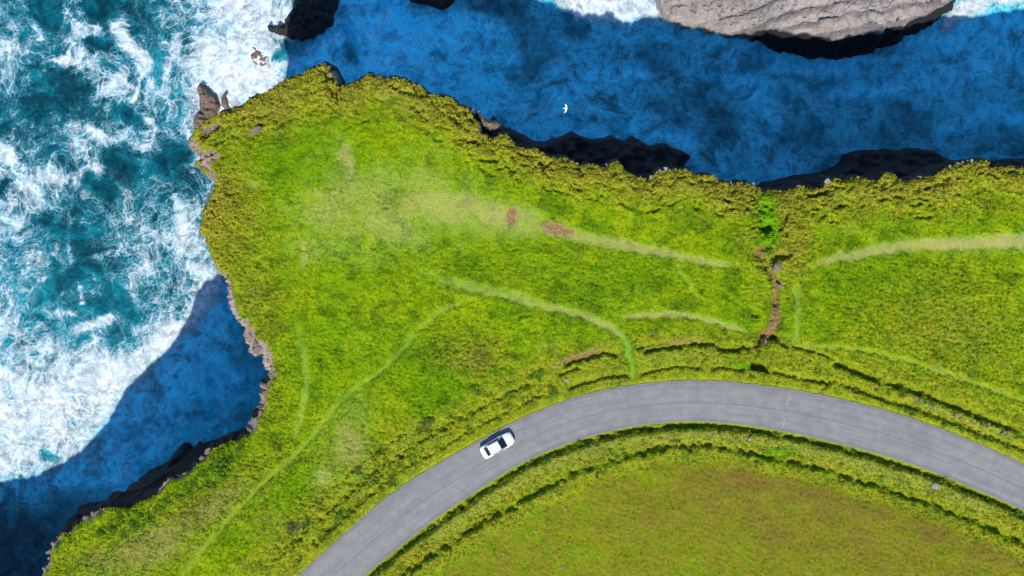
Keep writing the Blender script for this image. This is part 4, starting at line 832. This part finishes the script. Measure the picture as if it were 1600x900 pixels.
# ------------------------------------------------------------------ car
MAT['car'] = plain('white_car_paint', (.52, .53, .54), .28, .5, 0, .6, 2, .02)
MAT['glass'] = plain('tinted_car_glass', (.008, .012, .018), .06, .6, 0, .3, 2, .05)
MAT['tyre'] = plain('tyre_rubber', (.015, .015, .015), .85, .2); MAT['rim'] = plain('alloy_rim', (.42, .43, .44), .35, .5, .8)
MAT['trim'] = plain('black_trim', (.012, .012, .013), .5, .3); MAT['lamp'] = plain('clear_lamp', (.50, .53, .56), .12, .6, 0, .5); MAT['red'] = plain('red_lamp', (.30, .012, .010), .2, .5, 0, .4); MAT['plate'] = plain('plate_white', (.5, .5, .48), .5, .3)
def loft(name, rings, mat, parent, sub=1, cap=True, smooth=True):
    bm = bmesh.new(); rr = [[bm.verts.new(p) for p in r] for r in rings]; n = len(rr[0])
    for a, b in zip(rr, rr[1:]):
        for k_ in range(n): bm.faces.new([a[k_], a[(k_+1) % n], b[(k_+1) % n], b[k_]])
    if cap: bm.faces.new(rr[0]); bm.faces.new(rr[-1])
    bmesh.ops.recalc_face_normals(bm, faces=bm.faces); o = bm_obj(name, bm, mat, parent, smooth)
    if sub: md = o.modifiers.new('subdivision', 'SUBSURF'); md.levels = md.render_levels = sub
    return o
def quadpatch(name, cs, mat, parent, n=6, bulge=0.0, off=.0):
    """curved panel from 4 corners (a,b,c,d), pushed out along its normal"""
    a, b, c, d = [Vector(q) for q in cs]; bm = bmesh.new(); nn = (b - a).cross(d - a).normalized(); g = []
    if nn.dot((a + c) / 2 - Vector((0, 0, .6))) < 0: nn = -nn; b, d = d, b
    for i in range(n + 1):
        row = []
        for j in range(n + 1):
            u, v = i / n, j / n; p = a * (1-u) * (1-v) + b * u * (1-v) + c * u * v + d * (1-u) * v
            row.append(bm.verts.new(p + nn * (off + bulge * (1 - (2*u-1)**2) * (1 - (2*v-1)**2 * .3))))
        g.append(row)
    for i in range(n):
        for j in range(n): bm.faces.new([g[i][j], g[i+1][j], g[i+1][j+1], g[i][j+1]])
    ex = bmesh.ops.solidify(bm, geom=bm.faces[:], thickness=-.012)
    return bm_obj(name, bm, mat, parent, True)
def make_car():
    cx, cy = px((777.2, 694.6)); root = empty('car', (cx, cy, .055), R(29.5))
    ST = [(-2.20,.62,.40,.78),(-2.14,.76,.30,.93),(-1.90,.85,.24,.97),(-1.40,.885,.22,.93),(-.6,.895,.22,.92),(.4,.895,.22,.91),(1.0,.89,.22,.89),(1.5,.875,.22,.87),(1.92,.82,.24,.82),(2.12,.70,.30,.74),(2.20,.52,.38,.64)]
    rings = []
    for x, w, zb, zt in ST:
        h = zt - zb
        half = [(w*.86, zb), (w, zb + h*.28), (w*1.0, zb + h*.62), (w*.965, zb + h*.9), (w*.82, zt), (w*.4, zt + .028)]
        rings.append([(x, y, z) for y, z in half] + [(x, 0, zt + .036)] + [(x, -y, z) for y, z in half[::-1]])
    body = loft('body', rings, MAT['car'], root, 2)
    CB = [(-1.70,.72,.90,.70,.93),(-1.10,.765,.96,.60,1.375),(-.45,.785,.95,.605,1.445),(.31,.785,.94,.59,1.40),(1.12,.74,.86,.70,.89)]
    rr = []
    for x, wb, zb, wt, zt in CB:
        rr.append([(x, wb, zb - .1), (x, wb, zb), (x, wt + .02, zt - .05), (x, wt*.86, zt), (x, wt*.4, zt + .018), (x, 0, zt + .022), (x, -wt*.4, zt + .018), (x, -wt*.86, zt), (x, -wt - .02, zt - .05), (x, -wb, zb), (x, -wb, zb - .1)])
    # cabin: first and last rings lie on the body deck
    cab = loft('cabin', rr, MAT['car'], root, 0)
    bv_ = cab.modifiers.new('soft', 'BEVEL'); bv_.width = .04; bv_.segments = 2
    quadpatch('windscreen', [(.28,.57,1.41),(.28,-.57,1.41),(1.08,-.70,.94),(1.08,.70,.94)], MAT['glass'], root, 8, .05, .03)
    quadpatch('rear_window', [(-1.13,.53,1.37),(-1.13,-.53,1.37),(-1.62,-.61,1.0),(-1.62,.61,1.0)], MAT['glass'], root, 6, .04, .03)
    for s in (1, -1):
        for nm, q in (('rear_side_window', [(-1.02,.782,1.0),(-.32,.796,.985),(-.34,.645,1.365),(-.92,.655,1.315)]), ('front_side_window', [(-.25,.796,.985),(.78,.772,.965),(.34,.655,1.335),(-.27,.648,1.368)])):
            cs = [(x, s*y, z) for x, y, z in q]; cs = cs if s < 0 else cs[::-1]
            quadpatch(nm, cs, MAT['glass'], root, 4, .004, .016)
        # mirror
        m = loft('wing_mirror', [[(.66 + dx, s*(.80 + .17*t), 1.0 + dz) for dx, dz in ((-.05,-.05),(.07,-.04),(.09,.03),(-.05,.06))] for t in (0, .5, 1)], MAT['car'], root, 1)
        for x in (1.36, -1.32):
            w = empty('wheel', (x, s * .80, .31)); w.parent = root
            t_ = [[(r_ * math.cos(a), y_, r_ * math.sin(a)) for a in np.linspace(0, 2*math.pi, 20, endpoint=False)] for r_, y_ in ((.21,-.09),(.29,-.10),(.315,-.07),(.315,.07),(.29,.10),(.21,.09))]
            loft('tyre', t_, MAT['tyre'], w, 0, False)
            loft('rim', [[(r_ * math.cos(a), s*y_, r_ * math.sin(a)) for a in np.linspace(0, 2*math.pi, 20, endpoint=False)] for r_, y_ in ((.21,.085),(.16,.06),(.05,.075))], MAT['rim'], w, 0)
            # dark wheel arch
            loft('wheel_arch', [[(x + r_ * math.cos(a), s*y_, .31 + r_ * math.sin(a)) for a in np.linspace(0, math.pi, 12)] + [(x, s*y_, .31)] for r_, y_ in ((.37,.86),(.37,.905))], MAT['trim'], root, 0)
        quadpatch('headlight', [(1.86,s*.80,.72),(2.10,s*.62,.68),(2.02,s*.60,.76),(1.82,s*.72,.80)] if s > 0 else [(1.82,s*.72,.80),(2.02,s*.60,.76),(2.10,s*.62,.68),(1.86,s*.80,.72)], MAT['lamp'], root, 3, .01, .03)
        quadpatch('tail_light', [(-2.17,s*.50,.80),(-2.06,s*.80,.80),(-2.05,s*.78,.92),(-2.14,s*.50,.92)] if s < 0 else [(-2.14,s*.50,.92),(-2.05,s*.78,.92),(-2.06,s*.80,.80),(-2.17,s*.50,.80)], MAT['red'], root, 3, .01, .03)
        loft('door_handle', [[(x, s*(.905 + dy), .80 + dz) for dy, dz in ((0,-.012),(.02,-.012),(.02,.012),(0,.012))] for x in (-.32, -.14)], MAT['car'], root, 0)
        bm = bmesh.new()      # roof gutter strips
        for a, b in (((-1.02, .545, 1.403), (-.45, .555, 1.463)), ((-.45, .555, 1.463), (.30, .545, 1.418))):
            v = [bm.verts.new(Vector(q) * 1 + Vector((0, o_, 0))) for q, o_ in ((a, -.012), (b, -.012), (b, .012), (a, .012))]; v = bm.faces.new(v)
        for v in bm.verts: v.co.y *= s; v.co.z += .004
        bmesh.ops.recalc_face_normals(bm, faces=bm.faces); bm_obj('roof_strip', bm, MAT['trim'], root)
    quadpatch('grille', [(2.205,.34,.50),(2.205,-.34,.50),(2.20,-.34,.62),(2.20,.34,.62)][::-1], MAT['trim'], root, 3, .01, .02)
    quadpatch('number_plate', [(2.215,.26,.38),(2.215,-.26,.38),(2.215,-.26,.48),(2.215,.26,.48)][::-1], MAT['plate'], root, 2, 0, .02)
    quadpatch('rear_plate', [(-2.21,-.26,.60),(-2.21,.26,.60),(-2.21,.26,.70),(-2.21,-.26,.70)][::-1], MAT['plate'], root, 2, 0, .02)
    for q in ((0, 0), (.12, .02)):   # wipers
        loft('wiper', [[(1.06 - .28*t - q[1] + dx, .1 - .5*t + q[0]*3, .975 + .17*t + dz + .02) for dx, dz in ((-.01,0),(.01,0),(0,.015))] for t in (0, 1)], MAT['trim'], root, 0)
    for q in ([(1.16,.62,.915),(1.55,.66,.905),(1.95,.58,.850)], [(1.16,-.62,.915),(1.55,-.66,.905),(1.95,-.58,.850)], [(-1.74,-.56,.985),(-1.78,0,1.02),(-1.74,.56,.985)], [(1.95,-.58,.850),(2.02,0,.872),(1.95,.58,.850)]):
        loft('panel_gap', [[(x + dx, y + dy, z + dz + .012) for dx, dy, dz in ((-.008,-.008,-.01),(.008,.008,-.01),(.008,.008,.006),(-.008,-.008,.006))] for x, y, z in q], MAT['trim'], root, 0)
    tag(root, 'white saloon car with dark windows driving along the grey road', 'car')
make_car()

# ------------------------------------------------------------------ gull
MAT['gull'] = plain('white_feathers', (.80, .80, .80), .8, .2, 0, 0, 8, .05)
def make_gull():
    bm = bmesh.new()
    def ring(c, ry, rz, n=10): return [bm.verts.new((c[0], c[1] + ry * math.cos(t), c[2] + rz * math.sin(t))) for t in np.linspace(0, 2*math.pi, n, endpoint=False)]
    def skin(rs):
        for a, b in zip(rs, rs[1:]):
            for k_ in range(len(a)): bm.faces.new([a[k_], a[(k_+1) % len(a)], b[(k_+1) % len(a)], b[k_]])
        bm.faces.new(rs[0]); bm.faces.new(rs[-1])
    skin([ring((-.28,0,.01),.075,.008), ring((-.20,0,.01),.045,.015), ring((-.10,0,0),.055,.05), ring((.02,0,0),.07,.065), ring((.12,0,.005),.055,.05), ring((.17,0,.02),.04,.04), ring((.22,0,.025),.038,.036), ring((.25,0,.02),.018,.016), ring((.29,0,.012),.006,.006)])
    for s in (1, -1):
        rs = []
        for y, xl, xt, z in ((.03,.11,-.08,.03),(.14,.15,-.06,.07),(.26,.16,-.05,.09),(.38,.10,-.08,.08),(.48,.0,-.13,.06),(.56,-.12,-.18,.04)):
            th = .018 * (1 - y * 1.2); rs.append([bm.verts.new((x_, s*y, z + z_)) for x_, z_ in ((xl, 0), ((xl*2+xt)/3, th), ((xl+2*xt)/3, th*.6), (xt, 0), ((xl+2*xt)/3, -th*.3), ((xl*2+xt)/3, -th*.5))])
        skin(rs)
    bmesh.ops.recalc_face_normals(bm, faces=bm.faces)
    o = bm_obj('gull', bm, MAT['gull'], None, True); x, y = px((884, 169.5), -4); o.location = (x, y, -4); o.rotation_euler = (R(8), 0, R(-6)); 
    tag(o, 'white gull gliding over the dark blue channel', 'bird')
make_gull()
